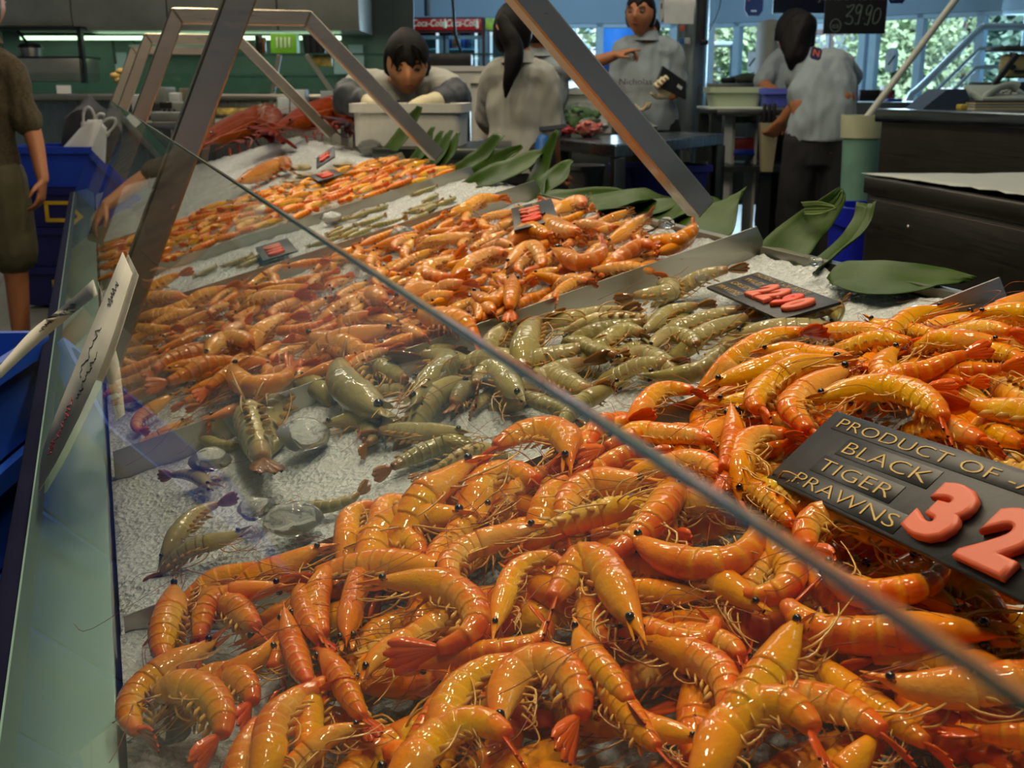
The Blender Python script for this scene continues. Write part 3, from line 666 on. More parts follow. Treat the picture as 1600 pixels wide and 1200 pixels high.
# ------------------------------------------------------------------ pinkish king prawns
B_ = [
(22,1,'h',[700,347,730,335,755,322,797,320]),(20,-1,'t',[757,373,725,380,673,388]),(30,1,'h',[676,434,705,418,730,404]),(25,1,'h',[798,432,812,402,838,396,852,425,820,442]),(30,-1,'h',[872,400,905,427,940,412,947,390],.006),(20,1,'t',[908,436,960,428,983,424]),(22,1,'h',[853,436,898,427]),(22,1,'h',[893,445,933,451]),
(30,1,'t',[843,356,875,370,908,381],.004),(20,1,'h',[908,360,972,365]),(22,1,'h',[948,397,985,368,1022,341],.004),(30,-1,'h',[983,407,1010,395,1032,406]),(28,-1,'h',[1022,385,1058,391,1080,380,1089,361]),(28,-1,'h',[808,382,835,370,868,386]),(25,-1,'h',[743,463,765,486,790,479,785,455],.004),(29,0,'t',[806,446,803,470,800,493],.006),
(20,1,'h',[728,475,752,485,750,505,733,517]),(25,1,'h',[763,490,778,507]),(24,1,'h',[678,476,732,472]),(24,1,'h',[703,456,747,452]),(36,1,'t',[632,508,680,509,722,520],.006),(20,1,'h',[633,522,672,541]),(35,-1,'t',[637,531,580,535,528,546],.006),(22,1,'h',[588,561,632,550]),(22,1,'t',[498,561,555,560,592,555]),
(28,1,'h',[556,506,602,502]),(30,1,'h',[588,473,612,492]),(30,1,'t',[613,493,662,464]),(22,1,'h',[548,479,602,460]),(36,-1,'h',[402,572,375,590,384,615,415,623,448,606,462,574],.012),(28,1,'h',[392,580,345,608,312,633],.004),(30,1,'h',[302,563,260,580,233,606]),(30,1,'h',[322,583,285,600,238,621]),(30,1,'h',[288,566,325,555,347,545]),
(31,1,'h',[333,577,345,548,380,540,402,556],.006),(28,1,'h',[363,536,397,509]),(28,1,'h',[408,537,445,510,482,504]),(36,1,'t',[463,546,520,545,545,552],.004),(25,1,'h',[418,561,462,539]),(28,1,'h',[458,586,502,580]),(20,1,'t',[193,525,240,525,287,520]),(22,1,'t',[198,509,267,497]),(22,1,'t',[203,479,277,472]),(20,1,'h',[268,441,302,431]),
(22,1,'h',[318,471,377,454]),(22,1,'h',[413,466,502,455]),(28,1,'h',[408,481,487,474]),(26,1,'h',[740,420,775,405,800,412]),(26,-1,'h',[650,430,690,445,735,440]),(24,1,'h',[880,335,905,322,918,335]),
]
def zone_b(x, y):
    if x > 780: return 'at the leafy end of the long tray' if y < 440 else 'along the long divider'
    if x < 420: return 'seen through the glass'
    return 'in the middle of the long tray'
for sp in B_:
    px = sp[3]; k = len(px) // 4 * 2; z = zone_b(px[k], px[k + 1])
    lay('banana', 'king_prawn', 'prawn', sp, f"{posture(px)} pinkish king prawn {z}, {heading(px)}", 'king prawns ' + z, h=-.004, rng=rt, legs=4, swim=4, feel_len=.7)
libb = library('banana', 'king_prawn', 'prawn', .125, .0225, 8, rt, legs=4, swim=4, feel=2, feel_len=.6); spots = []
for layer in range(2):
    yy = YD[1] + .035
    while yy < YD[2] - .03:
        xx = .03 + rt.uniform(0, .03)
        while xx < XB - .045:
            x, y = xx + rt.uniform(-.02, .02), yy + rt.uniform(-.015, .015)
            lo = (x > .78 and y > 2.15) or (x < .12 and y < 1.75)
            if not lo or rt.random() < .3:
                h = (-.030 if layer == 0 else -.012) + rt.uniform(-.003, .005) - (.004 if y > 2.2 else 0)
                M = Matrix.Translation((x, y, tz(x, h))) @ ROT_T @ Matrix.Rotation(rt.gauss(0.05, .9 if min(y - YD[1], YD[2] - y) > .075 else .12) + (pi if rt.random() < .5 else 0), 4, 'Z') @ Matrix.Rotation(rt.uniform(-.22, .22), 4, 'X') @ Matrix.Rotation(rt.uniform(-.2, .2), 4, 'Y')
                spots.append((M, rt.randrange(8), *([None, None] if layer == 0 else ['pinkish cooked king prawn on top of the heap in the long middle tray', 'king prawns heaped in the long middle tray'])))
            xx += .092 if layer == 0 else .085
        yy += .072
strew('banana', 'king_prawn', 'prawn', libb, spots, 'pinkish cooked king prawn half buried in the long middle tray', 'half buried king prawns in the long middle tray')
# ---- small grey prawns in the narrow tray, small orange prawns behind it
libs = library('green', 'school_prawn', 'prawn', .10, .016, 4, rt, legs=2, swim=2, feel=2, feel_len=.4); spots = []
for k in range(30):
    x = rt.choice((rt.uniform(.05, .4), rt.uniform(.45, .8), rt.uniform(.5, .8))); y = rt.uniform(YD[2] + .04, YD[3] - .04)
    spots.append((Matrix.Translation((x, y, tz(x, -.022))) @ ROT_T @ Matrix.Rotation(rt.uniform(-.6, .6), 4, 'Z'), rt.randrange(4), None, None))
strew('green', 'school_prawn', 'prawn', libs, spots, 'small raw grey prawn on the ice of the narrow tray', 'small raw prawns in the narrow tray')
libo = library('tiger', 'small_orange_prawn', 'prawn', .112, .023, 6, rt, legs=2, swim=2, feel=2, feel_len=.4); spots = []
yy = YD[3] + .03
while yy < YD[4] - .03:
    xx = .03
    while xx < XB - .06:
        x, y = xx + rt.uniform(-.02, .02), yy + rt.uniform(-.015, .015)
        h = -.018 + .022 * max(0, 1 - abs(x - .45) * 1.8) + rt.uniform(-.004, .006)
        z = 'behind the glass' if x < .3 else 'near the leaves' if x > .62 else 'around their small price sign'
        spots.append((Matrix.Translation((x, y, tz(x, h))) @ ROT_T @ Matrix.Rotation(rt.uniform(-1.2, 1.2) * (1 if min(y - YD[3], YD[4] - y) > .07 else .15) + pi * rt.randrange(2), 4, 'Z') @ Matrix.Rotation(rt.uniform(-.2, .2), 4, 'X'), rt.randrange(6), f'small orange cooked prawn {z} in the tray before the lobsters', f'small orange prawns {z}'))
        xx += .062
    yy += .055
strew('tiger', 'small_orange_prawn', 'prawn', libo, spots, 'small orange prawn', 'small orange prawns')

# ------------------------------------------------------------------ lobsters
def lobster(name, kind, spec, lab, cat, h=-.012, lift=.0, **kw):
    w, d, flag, px = spec; pts = [tp(px[i], px[i + 1], h) for i in range(0, len(px), 2)]
    W = w / pxm(sum(pts, V3()) / len(pts)); pts = [p + NT * (W * .42 + lift) for p in pts]
    geo = prawn_geo(pts, W, NT, d, rt, roll=.9, nseg=16, spiny=True, **kw)
    M = Matrix.Translation(sum(pts, V3()) / len(pts) - NT * W * .4) @ ROT_T
    return build_prawn(name, kind, lab, cat, None, M, geo)
lobster('rock_lobster', 'lobster', (56, 1, 't', [322, 262, 350, 242, 385, 222, 415, 208, 434, 218, 430, 240]), 'big red rock lobster with its tail toward the black sign, nearer the glass', 'lobster', legs=8, swim=4, feel_len=.9)
lobster('rock_lobster', 'lobster', (56, 1, 't', [446, 238, 475, 218, 510, 201, 542, 192, 556, 205, 548, 226]), 'big red rock lobster resting beside the white ice heap', 'lobster', legs=8, swim=4, feel_len=.7)
lobster('rock_lobster', 'lobster', (34, 1, 't', [448, 215, 475, 200, 505, 186, 530, 182, 545, 192]), 'red rock lobster behind the other two, only its back showing', 'lobster', h=.0, legs=4, swim=2, feel_len=.7)
lobster('slipper_lobster', 'bug', (30, 1, 't', [372, 308, 400, 290, 430, 274, 448, 268, 455, 280]), 'brown golden slipper lobster lying in front of the red lobsters', 'lobster', h=-.02, legs=6, swim=3, feel_len=.2)
for i, (u, v) in enumerate([(455, 285), (480, 275), (500, 290), (520, 268), (470, 262), (490, 300), (420, 300), (440, 292), (400, 312), (540, 258), (465, 300), (385, 322)]):
    p = tp(u, v, .005); r = .03
    g = ico(r, (0, 0, 0), 3, (1.2, .8, .35), .35, 2.2, i + 5); g = ([v + p for v in g[0]], g[1])
    single('oyster', g, simple('oyster_shell', (150, 132, 96), .4, var=.5, nscale=40, bump=.8), 'rough grey brown oyster shell between the lobsters and the small orange prawns', 'oyster', 'oysters on the ice')
# ------------------------------------------------------------------ price signs
BOARD = simple('sign_black', (9, 10, 12), 0.4, 0, .3, 30, bump=.12, bscale=90); GOLD = simple('sign_gold', (212, 176, 84), .4)
DIG1 = simple('digit_salmon', (232, 112, 78), .38, var=.08); DIG2 = simple('digit_red', (238, 78, 40), .35, var=.08); STRIPM = simple('sign_strip', (7, 8, 10), .35)
def fit(s, x0, x1, y0, y1, **k):
    g = text_geo(s, .05, **k); xs = [v.x for v in g[0]]; ys = [v.y for v in g[0]]; a, b_ = min(xs), max(xs); c, d = min(ys), max(ys)
    return [V3((x0 + (v.x - a) / (b_ - a) * (x1 - x0), y0 + (v.y - c) / max(1e-6, d - c) * (y1 - y0), v.z)) for v in g[0]], g[1]
def sign(lab, TL, BL, TR, h, nrm, rows, digits, Wd=None, Hh=None, sc=1.0):
    nrm = V3(nrm).normalized(); ctr = tp((BL[0] + TR[0]) / 2, (BL[1] + TR[1]) / 2, h)
    def on(q): r = ray(*q); return CAM + r * ((ctr - CAM).dot(nrm) / r.dot(nrm))
    a, b_, c = on(TL), on(BL), on(TR); ex = (c - a).normalized(); ey = nrm.cross(ex); Hh = Hh or (a - b_).length; Wd = Wd or (c - a).length
    M = frame_m((a + b_) / 2 - ey * Hh / 2, ex, ey); t = thing('price_sign', lab, 'price sign', M=M); mm = .001 * sc
    part(t, 'board', box(Wd, Hh, .004, (Wd / 2, Hh / 2, 0), .0012), BOARD); z = .0021
    for s, x0, x1, yc, hh in rows:
        x0, x1, yc, hh = x0 * mm, x1 * mm, yc * mm, hh * mm
        part(t, 'label_strip', box(x1 - x0 + hh * 1.1, hh * 1.55, .0006, ((x0 + x1) / 2, yc, z), .0002), STRIPM, label='glossy black lettering strip')
        part(t, 'lettering', xf(fit(s, x0, x1, yc - hh / 2, yc + hh / 2, ext=.0002, off=-.0008), Matrix.Translation((0, 0, z + .0007))), GOLD, label='gold lettering', smooth=False)
    for ch, x0, x1, y0, y1, rd in digits:
        g = fit(ch, x0 * mm, x1 * mm, y0 * mm, y1 * mm, ext=.0012, bev=.0022, off=.0016)
        part(t, 'decimal_point' if ch == '.' else 'digit', xf(g, Matrix.Translation((0, 0, .0045))), DIG2 if rd else DIG1, label=None if ch == '.' else 'raised orange digit', ang=60)
    return t
sign('black price sign reading 32.90 for black tiger prawns, propped on the nearest heap', (1305, 648), (1203, 745), (1600, 743), .058, (-.81, .21, 1),
     [('PRODUCT OF -AUST', 20, 300, 67, 9), ('BLACK', 54, 158, 49, 10.5), ('TIGER', 45, 140, 29, 10.5), ('PRAWNS', 34, 168, 11, 10.5)],
     [('3', 178, 220, 6, 51, 0), ('2', 236, 280, 5, 50, 0), ('.', 284, 291, 22, 29, 0), ('9', 293, 335, 4, 49, 1), ('0', 346, 388, 3, 48, 0)], Wd=.41, Hh=.077)
sign('black price sign reading 22.90, shining blue, on the ice of the raw green prawns', (1185, 427), (1104, 450), (1313, 473), -.006, (-.24, .07, 1),
     [('PRODUCT OF AUST', 14, 180, 65, 7), ('WILD', 22, 78, 48, 8), ('GREEN', 20, 88, 30, 8), ('PRAWNS', 16, 92, 12, 8)],
     [('2', 106, 134, 13, 55, 0), ('2', 140, 168, 13, 55, 0), ('.', 171, 175, 28, 33, 0), ('9', 178, 205, 13, 55, 1), ('0', 209, 236, 13, 55, 0)], Wd=.25)
sm = [('1', 60, 72, 14, 52, 0), ('9', 78, 104, 14, 52, 0), ('.', 107, 112, 28, 33, 0), ('9', 115, 141, 14, 52, 1), ('0', 146, 172, 14, 52, 1)]
NS = (-M_T, 0, 1)
sign('small black price sign with orange digits on the king prawns near the leaves', (863, 313), (798, 325), (874, 345), .024, NS, [('KING', 8, 52, 44, 8), ('PRAWNS', 8, 56, 20, 8)], sm, Wd=.20, Hh=.078)
sign('small black price sign on the narrow tray, seen through the glass', (450, 369), (398, 392), (468, 391), .006, NS, [], sm, Wd=.19, Hh=.075)
sign('dark price sign with salmon digits on the small orange prawns', (520, 261), (482, 279), (546, 273), .024, NS, [], sm, Wd=.19, Hh=.075)
sign('little black price sign propped below the red lobsters', (526, 226), (491, 250), (527, 242), .034, (-.7, -.1, 1), [], [('6', 30, 56, 14, 52, 1), ('5', 62, 90, 14, 52, 1)], Wd=.12, Hh=.07)

# ------------------------------------------------------------------ paper tags on the glass
PAPER = simple('paper_tag', (214, 214, 206), .7, var=.04); INK = simple('ink_dark', (40, 42, 48), .6); INKR = simple('ink_red', (190, 60, 60), .6)
def on_glass(u, v, off=-.003):
    r = ray(u, v); return CAM + r * (((ga - CAM).dot(gn) + off) / r.dot(gn))
def ribbon(A, B, mat, name, n=10, th=.0006):
    A, B = cr(A, n), cr(B, n); V = []; F = []
    for a, b in zip(A, B): V += [a, b]
    for i in range(n - 1): F.append((2 * i, 2 * i + 1, 2 * i + 3, 2 * i + 2))
    return (V, F), A, B
g, A, B = ribbon([on_glass(*q) for q in ((192, 394), (130, 545), (72, 690), (60, 768))], [on_glass(*q) for q in ((207, 427), (160, 570), (100, 700), (63, 766))], PAPER, 't', 14)
t = thing('paper_tag', 'long white paper tag with handwriting stuck on the outside of the front glass', 'paper tag', A[7]); part(t, 'paper', g, PAPER, world=True).modifiers.new('s', 'SOLIDIFY').thickness = .0006
def scribble(A, B, i0, i1, w0, w1, seed):
    rr = random.Random(seed); a = A[i0].lerp(B[i0], w0); b = A[i1].lerp(B[i1], w0); c = A[i0].lerp(B[i0], w1); P = []
    for k in range(26): q = k / 25; P.append(a.lerp(b, q) + (c - a) * (rr.random()) - gn * .0009)
    return tube(cr(P, 60), .0006, 4)
for i0, i1, w0, w1, m, s in ((1, 2, .3, .6, INK, 1), (3, 5, .3, .5, INK, 2), (4, 6, .6, .75, INK, 5), (6, 8, .4, .6, INKR, 3), (8, 9, .3, .5, INKR, 4)): part(t, 'handwriting', scribble(A, B, i0, i1, w0, w1, s), m, world=True, label='red handwriting' if m == INKR else 'black handwriting')
gA = on_glass(146, 437); gB = on_glass(153, 460); yA = gA.y
g, A, B = ribbon([gA, at_y(95, 482, yA - .06), at_y(50, 515, yA - .13), at_y(-8, 580, yA - .22)], [gB, at_y(102, 500, yA - .06), at_y(55, 540, yA - .13), at_y(-5, 596, yA - .22)], PAPER, 't', 14)
t = thing('paper_tag', 'white paper tag with handwriting hanging off the glass over the blue crate', 'paper tag', A[7]); part(t, 'paper', g, PAPER, world=True).modifiers.new('s', 'SOLIDIFY').thickness = .0006
for i0, i1, s in ((3, 5, 8), (6, 8, 9)): part(t, 'handwriting', scribble(A, B, i0, i1, .3, .6, s), INK, world=True)

# ------------------------------------------------------------------ leaves along the staff side
def leaf_mat(name, a, b2, rough=.42):
    b = NT_(name); uv = b.n('ShaderNodeUVMap'); sx = b.n('ShaderNodeSeparateXYZ'); b.l(uv.outputs[0], sx.inputs[0])
    w = b.n('ShaderNodeTexWave'); w.inputs['Scale'].default_value = 9; w.inputs['Distortion'].default_value = 1.5; b.l(uv.outputs[0], w.inputs[0])
    mp = b.n('ShaderNodeMapping'); mp.inputs['Scale'].default_value = (2, 30, 1); b.l(uv.outputs[0], mp.inputs[0])
    n = b.noise(3, 4, mp.outputs[0]); n2 = b.noise(14, 3)
    col = b.ramp(b.math('ADD', b.math('MULTIPLY', n, .6), b.math('MULTIPLY', n2, .4)), [(.3, a), (.7, b2)])
    b.pbr(col, rough, 0, b.bump(n, .25, .002), Specular_IOR_Level=.2); MATS[name] = b.m; return b.m
LEAF = leaf_mat('leaf_green', (.014, .042, .003), (.05, .105, .008)); LEAFL = leaf_mat('leaf_light', (.06, .11, .025), (.15, .21, .06), .4)
def leaf(lab, A, B, mat=LEAF, bulge=.0035, n=22, m=8, grp=None):
    A, B = cr([at_x(*q) for q in A], n), cr([at_x(*q) for q in B], n); V, F, UV = [], [], []
    for i in range(n):
        for j in range(m + 1):
            q = j / m; p = A[i].lerp(B[i], q); w = (B[i] - A[i]); T = (A[min(i + 1, n - 1)] - A[max(0, i - 1)]); nn = w.cross(T)
            if nn.length > 1e-9: nn.normalize()
            if nn.z < 0: nn = -nn
            p = p + nn * bulge * (abs(2 * q - 1) * 1.5 + (2 * q - 1) ** 2) * min(1, w.length / .05) + nn * .004 * noise.noise(p * 22) + nn * .0012 * sin(q * 28); V.append(p); UV.append((i / n, q))
    for i in range(n - 1):
        for j in range(m): a = i * (m + 1) + j; F.append((a, a + 1, a + m + 2, a + m + 1))
    o = single('green_leaf', (V, F), mat, lab, 'leaf', grp, uv=UV); md = o.modifiers.new('s', 'SOLIDIFY'); md.thickness = .0009; return o
leaf('broad upright green leaf behind the blue shining sign, its tip folded over', [(1168, 420, .90), (1200, 380, .93), (1250, 335, .97), (1290, 305, 1.0), (1312, 293, 1.03)], [(1245, 430, .90), (1275, 395, .95), (1300, 355, 1.0), (1318, 312, 1.03), (1316, 296, 1.03)])
leaf('short pale leaf strip folded across the broad leaf', [(1255, 318, .965), (1280, 316, .97), (1303, 321, .975)], [(1260, 337, .96), (1285, 335, .965), (1308, 326, .97)], LEAFL, .004)
leaf('long strap leaf curving up in front of the blue bin', [(1250, 436, .89), (1300, 390, .95), (1335, 350, 1.0), (1345, 320, 1.02)], [(1282, 428, .89), (1325, 392, .95), (1362, 352, 1.0), (1376, 318, 1.02)])
leaf('dark glossy leaf lying flat over the ice edge by the nearest divider', [(1297, 440, .87), (1322, 415, .9), (1400, 419, .93), (1470, 428, .95), (1528, 434, .96)], [(1303, 448, .85), (1330, 463, .85), (1390, 471, .865), (1445, 463, .9), (1505, 443, .95)])
leaf('leaf peeping out behind the nearest heap of orange prawns', [(1475, 507, .91), (1540, 487, .95), (1600, 462, 1.0), (1650, 438, 1.05)], [(1500, 514, .90), (1560, 512, .93), (1620, 503, 1.0), (1670, 495, 1.05)])
leaf('wide leaf behind the long divider with one straight cut edge', [(1005, 360, .93), (1060, 338, .98), (1120, 322, 1.01), (1150, 308, 1.03), (1167, 291, 1.04)], [(1050, 400, .88), (1100, 394, .9), (1138, 380, .95), (1153, 362, .98), (1158, 300, 1.03)])
for i, (a, b_, l) in enumerate([([(800, 330, .87), (850, 311, .92), (925, 302, .96), (985, 306, 1.0)], [(905, 338, .87), (930, 328, .92), (960, 318, .96), (990, 308, 1.0)], 'split leaf blade behind the small king prawn sign'),
   ([(895, 322, .9), (960, 310, .95), (1020, 306, 1.0), (1062, 310, 1.03)], [(920, 345, .87), (990, 330, .92), (1030, 318, 1.0), (1064, 312, 1.03)], 'split leaf blade in front of the frame foot, upper one'),
   ([(900, 345, .87), (960, 328, .93), (1030, 322, 1.0), (1085, 318, 1.04)], [(960, 362, .87), (1010, 350, .92), (1050, 338, .97), (1090, 320, 1.04)], 'split leaf blade in front of the frame foot, lower one'),
   ([(960, 362, .87), (1030, 340, .95), (1100, 318, 1.03), (1140, 322, 1.06)], [(1005, 378, .87), (1060, 352, .95), (1120, 330, 1.03), (1142, 325, 1.06)], 'split leaf blade next to the wide cut leaf')]):
    leaf(l, a, b_, LEAF, .006)
leaf('glossy leaf lying flat over the end of the narrow tray', [(716, 294, .86), (760, 265, .9), (810, 248, .95), (852, 233, 1.0)], [(735, 299, .86), (792, 287, .9), (832, 263, .95), (854, 237, 1.0)])
leaf('tall pointed leaf beside the ponytailed woman', [(812, 318, .90), (840, 260, .98), (858, 222, 1.0), (871, 203, 1.01)], [(850, 318, .90), (862, 268, .98), (870, 235, 1.0), (874, 206, 1.01)])
leaf('curled leaf with a raised tip near the table end', [(818, 304, .93), (862, 270, .97), (893, 250, 1.0)], [(830, 320, .9), (884, 290, .95), (897, 253, 1.0)])
leaf('slim leaf in front of the blue apron', [(700, 268, .93), (742, 240, .97), (776, 210, 1.0)], [(718, 276, .93), (765, 250, .97), (793, 213, 1.0)])
leaf('leaf behind the slim one, half hidden by the ponytailed woman', [(735, 268, .94), (775, 242, .98), (815, 226, 1.01)], [(745, 278, .94), (790, 258, .98), (818, 232, 1.01)])
leaf('split leaf standing against the white foam box', [(600, 236, .93), (630, 198, .98), (655, 166, 1.0)], [(624, 240, .93), (650, 205, .98), (663, 168, 1.0)])
for i, (u, v, l) in enumerate([(681, 198, 'short leaf spike at the foot of the second frame, leaning on the foam box'), (694, 204, 'thin middle leaf spike before the foam box'), (720, 207, 'pointed leaf spike at the end of the foam box'), (708, 203, 'narrow dark leaf spike before the foam box')]):
    leaf(l, [(u - 46, v + 62, .93), (u - 20, v + 28, .97), (u - 3, v, 1.0)], [(u - 28, v + 66, .93), (u - 4, v + 32, .97), (u + 1, v + 1, 1.0)], LEAF, .004)
# ------------------------------------------------------------------ the room
WALLP = simple('wall_blue_grey', (150, 176, 192), .7, var=.05, nscale=2); CEILM = simple('ceiling_paint', (170, 170, 165), .8, var=.04)
def tile_mat():
    b = NT_('floor_tiles'); br = b.n('ShaderNodeTexBrick'); br.offset = 0; br.inputs['Scale'].default_value = 3.3; br.inputs['Mortar Size'].default_value = .012
    br.inputs['Color1'].default_value = (.20, .20, .18, 1); br.inputs['Color2'].default_value = (.25, .25, .22, 1); br.inputs['Mortar'].default_value = (.09, .09, .08, 1); br.inputs['Brick Width'].default_value = 1.0; br.inputs['Row Height'].default_value = 1.0
    b.l(b.obj(), br.inputs[0]); n = b.noise(3, 4); c = b.mix(b.math('MULTIPLY', n, .35), br.outputs[0], (.10, .10, .09)); b.pbr(c, .35, 0, b.bump(br.outputs[1], -.2, .003)); return b.m
RM = Matrix.Rotation(-YAW, 4, 'Z')
def vbox(r, d, z, sr, sd, sz, bevel=0.0, rot=0.0, seg=2):
    """box whose front-bottom-centre stands at right r, distance d, height z, turned to face the camera direction"""
    return xf(box(sr, sd, sz, (0, sd / 2, sz / 2), bevel, seg), Matrix.Translation(vf(r, d, z)) @ RM @ Matrix.Rotation(rot, 4, 'Z'))
def vmat(r, d, z, rot=0.0): return Matrix.Translation(vf(r, d, z)) @ RM @ Matrix.Rotation(rot, 4, 'Z')
def ru(u, d): return (u - 800) / FPX * d * 0.967      # right offset seen at column u
def zv(u, v, d): return pv(u, v, d).z
struct('floor', ([V3((-9, -4, 0)), V3((17, -4, 0)), V3((17, 24, 0)), V3((-9, 24, 0))], [(0, 1, 2, 3)]), tile_mat())
def slab(corners, z, t=.1): n = len(corners); return prism(corners, t, Matrix.Translation((0, 0, z)))
cpoly = [(v.x, v.y) for v in (vf(-9, -5, 0), vf(9, -5, 0), vf(9, 10.8, 0), vf(3.1, 15.2, 0), vf(-9, 15.2, 0))]
struct('ceiling', slab(cpoly, 3.2, .15), CEILM)
def wallseg(a, b, z0, z1, th=.12):
    a, b = V3(a), V3(b); L = (b - a).length; return xf(box(L, th, z1 - z0, (L / 2, th / 2, (z0 + z1) / 2)), frame_m((a.x, a.y, 0), b - a, V3((0, 0, 1)).cross(b - a)))
DW = 14.6
W0, W1, W2, W3 = vf(-9, DW, 0), vf(ru(862, DW), DW, 0), vf(ru(1112, DW), DW, 0), vf(ru(1640, 11.6), 11.6, 0)
W4 = vf(9, 8.5, 0)
struct('wall_back', wallseg(W0, W1, 0, 3.2), WALLP)
struct('wall_left', wallseg(vf(-5.4, -5, 0), vf(-5.4, DW, 0), 0, 3.2), WALLP)
struct('wall_right', wallseg(W4, vf(9, -5, 0), 0, 3.2), WALLP)
struct('wall_front', wallseg(vf(9, -5, 0), vf(-9, -5, 0), 0, 3.2), WALLP)
zb = zv(980, 37, DW); zs = .82
for nm, a, b_ in (('wall_window_side', W1, W2), ('wall_bay', W2, W3), ('wall_far_right', W3, W4)):
    struct(nm, mb(wallseg(a, b_, 0, zs), wallseg(a, b_, zb if nm != 'wall_far_right' else 2.1, 3.2)), WALLP)
ALU = simple('window_aluminium', (186, 214, 228), .4, .0, .06); PANE = glass_mat('window_glass', (.84, .95, 1.0), .0)
def window(nm, a, b_, us_posts, z0, z1):
    a, b_ = V3(a), V3(b_); t = (b_ - a).normalized(); L = (b_ - a).length; g = []
    M = frame_m((a.x, a.y, 0), t, V3((0, 0, 1)).cross(t))
    for x in us_posts: g.append(box(.09, .10, z1 - z0, (x, .06, (z0 + z1) / 2), .006, 1, M))
    g += [box(L, .10, .06, (L / 2, .06, z0 + .03), .006, 1, M), box(L, .10, .05, (L / 2, .06, z1 - .025), .006, 1, M)]
    o = struct(nm, mb(*g), ALU); p = mesh_obj('pane', xf(box(L, .006, z1 - z0, (L / 2, .06, (z0 + z1) / 2)), M), PANE, smooth=False); p.parent = o
def xcol(u, a, b_):   # distance along the wall a->b seen at column u
    r = ray(u, 135); n = V3((0, 0, 1)).cross(b_ - a); k = (a - CAM).dot(n) / r.dot(n); p = CAM + r * k; return (V3((p.x, p.y, 0)) - V3((a.x, a.y, 0))).dot((b_ - a).normalized())
window('window_1', W1, W2, [xcol(u, W1, W2) for u in (866, 936, 1050, 1108)], zs, zb)
window('window_2', W2, W3, [xcol(u, W2, W3) for u in (1145, 1235, 1340, 1357, 1428, 1521, 1594, 1630)], zs, zb)
window('window_3', W3, W4, [.1, 1.2, 2.4, 3.4], zs, 2.1)

# ------------------------------------------------------------------ outside
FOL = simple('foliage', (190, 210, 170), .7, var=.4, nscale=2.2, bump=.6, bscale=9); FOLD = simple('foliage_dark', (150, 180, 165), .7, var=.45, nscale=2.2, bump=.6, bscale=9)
struct('ground_outside', slab([(v.x, v.y) for v in (vf(-6, 15.4, 0), vf(3, 15.4, 0), vf(9.5, 10, 0), vf(40, 20, 0), vf(40, 60, 0), vf(-6, 60, 0))], -.15, .1), simple('asphalt', (150, 150, 148), .9))
def bush(u, d, z0, w, h, lab, mat, seed):
    rr = random.Random(seed); g = []; c = vf(ru(u, d), d, z0)
    V, F = [], []
    for k in range(110):
        a = rr.uniform(0, 6.28); q = rr.random() ** .5; p = c + RT * (cos(a) * q * w / 2) + HV * (sin(a) * q * w / 4) + V3((0, 0, rr.uniform(.02, 1) * h * (1 - .45 * q)))
        for m_ in range(34):
            e = V3((rr.gauss(0, 1), rr.gauss(0, 1), rr.gauss(0, 1))); q_ = p + e * .13; x_ = V3((rr.gauss(0, 1), rr.gauss(0, 1), rr.gauss(0, .6))).normalized() * .10; y_ = x_.cross(e).normalized() * .055; o = len(V); V += [q_ - x_, q_ - y_, q_ + x_, q_ + y_]; F.append((o, o + 1, o + 2, o + 3))
    g.append((V, F))
    t = thing('tree', lab, 'tree', vf(ru(u, d), d, 0)); part(t, 'crown', mb(*g), mat, world=True, ang=180); part(t, 'trunk', tube([c - V3((0, 0, z0)), c + V3((0, 0, h * .5))], [.12, .05], 8), simple('bark', (86, 70, 54), .9), world=True)
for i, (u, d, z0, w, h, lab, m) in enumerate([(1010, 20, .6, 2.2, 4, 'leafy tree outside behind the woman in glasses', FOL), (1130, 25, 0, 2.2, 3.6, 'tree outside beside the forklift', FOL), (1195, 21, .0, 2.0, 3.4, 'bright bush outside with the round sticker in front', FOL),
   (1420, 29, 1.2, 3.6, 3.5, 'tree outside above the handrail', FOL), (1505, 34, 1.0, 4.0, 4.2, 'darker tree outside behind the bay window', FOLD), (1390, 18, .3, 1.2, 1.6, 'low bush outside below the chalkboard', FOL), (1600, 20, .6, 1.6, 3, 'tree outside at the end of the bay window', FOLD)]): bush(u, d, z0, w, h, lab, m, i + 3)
bl = thing('apartment_building', 'pale tower block outside, seen past the pointing arm', 'building', vf(ru(905, 48), 48, 0)); part(bl, 'wall', vbox(ru(903, 48), 48, 0, 3.0, 3, 7), simple('tower_white', (226, 232, 236), .8), world=True)
for i in range(5):
    for j in range(4): part(bl, 'window', vbox(ru(903, 48) - .9 + j * .62, 47.95, 1.4 + i * .62, .34, .06, .3), simple('tower_window', (150, 185, 200), .3), world=True)
single('blue_pillar', lathe([(0, 0), (.28, 0), (.28, 3.4), (0, 3.4)], 20, tuple(vf(ru(962, 17), 17, 0))), simple('pillar_blue', (34, 104, 190), .5), 'round blue pillar standing outside the window', 'pillar')
fk = thing('forklift', 'dark blue forklift parked outside behind the steel column', 'forklift', vf(ru(1122, 17), 17, 0))
FB = simple('forklift_blue', (40, 66, 96), .5)
part(fk, 'body', vbox(ru(1122, 17), 17, .35, .75, .9, .55, .06), FB, world=True); part(fk, 'roof', vbox(ru(1122, 17), 17, 1.72, .62, .8, .06, .02), simple('forklift_roof', (190, 220, 230), .5), world=True)
for du in (1104, 1143): part(fk, 'mast', vbox(ru(du, 17), 17, .5, .06, .08, 1.25), FB, world=True)
part(fk, 'seat', vbox(ru(1112, 17), 17.2, .8, .3, .3, .45, .08), simple('seat_black', (30, 34, 40), .7), world=True)
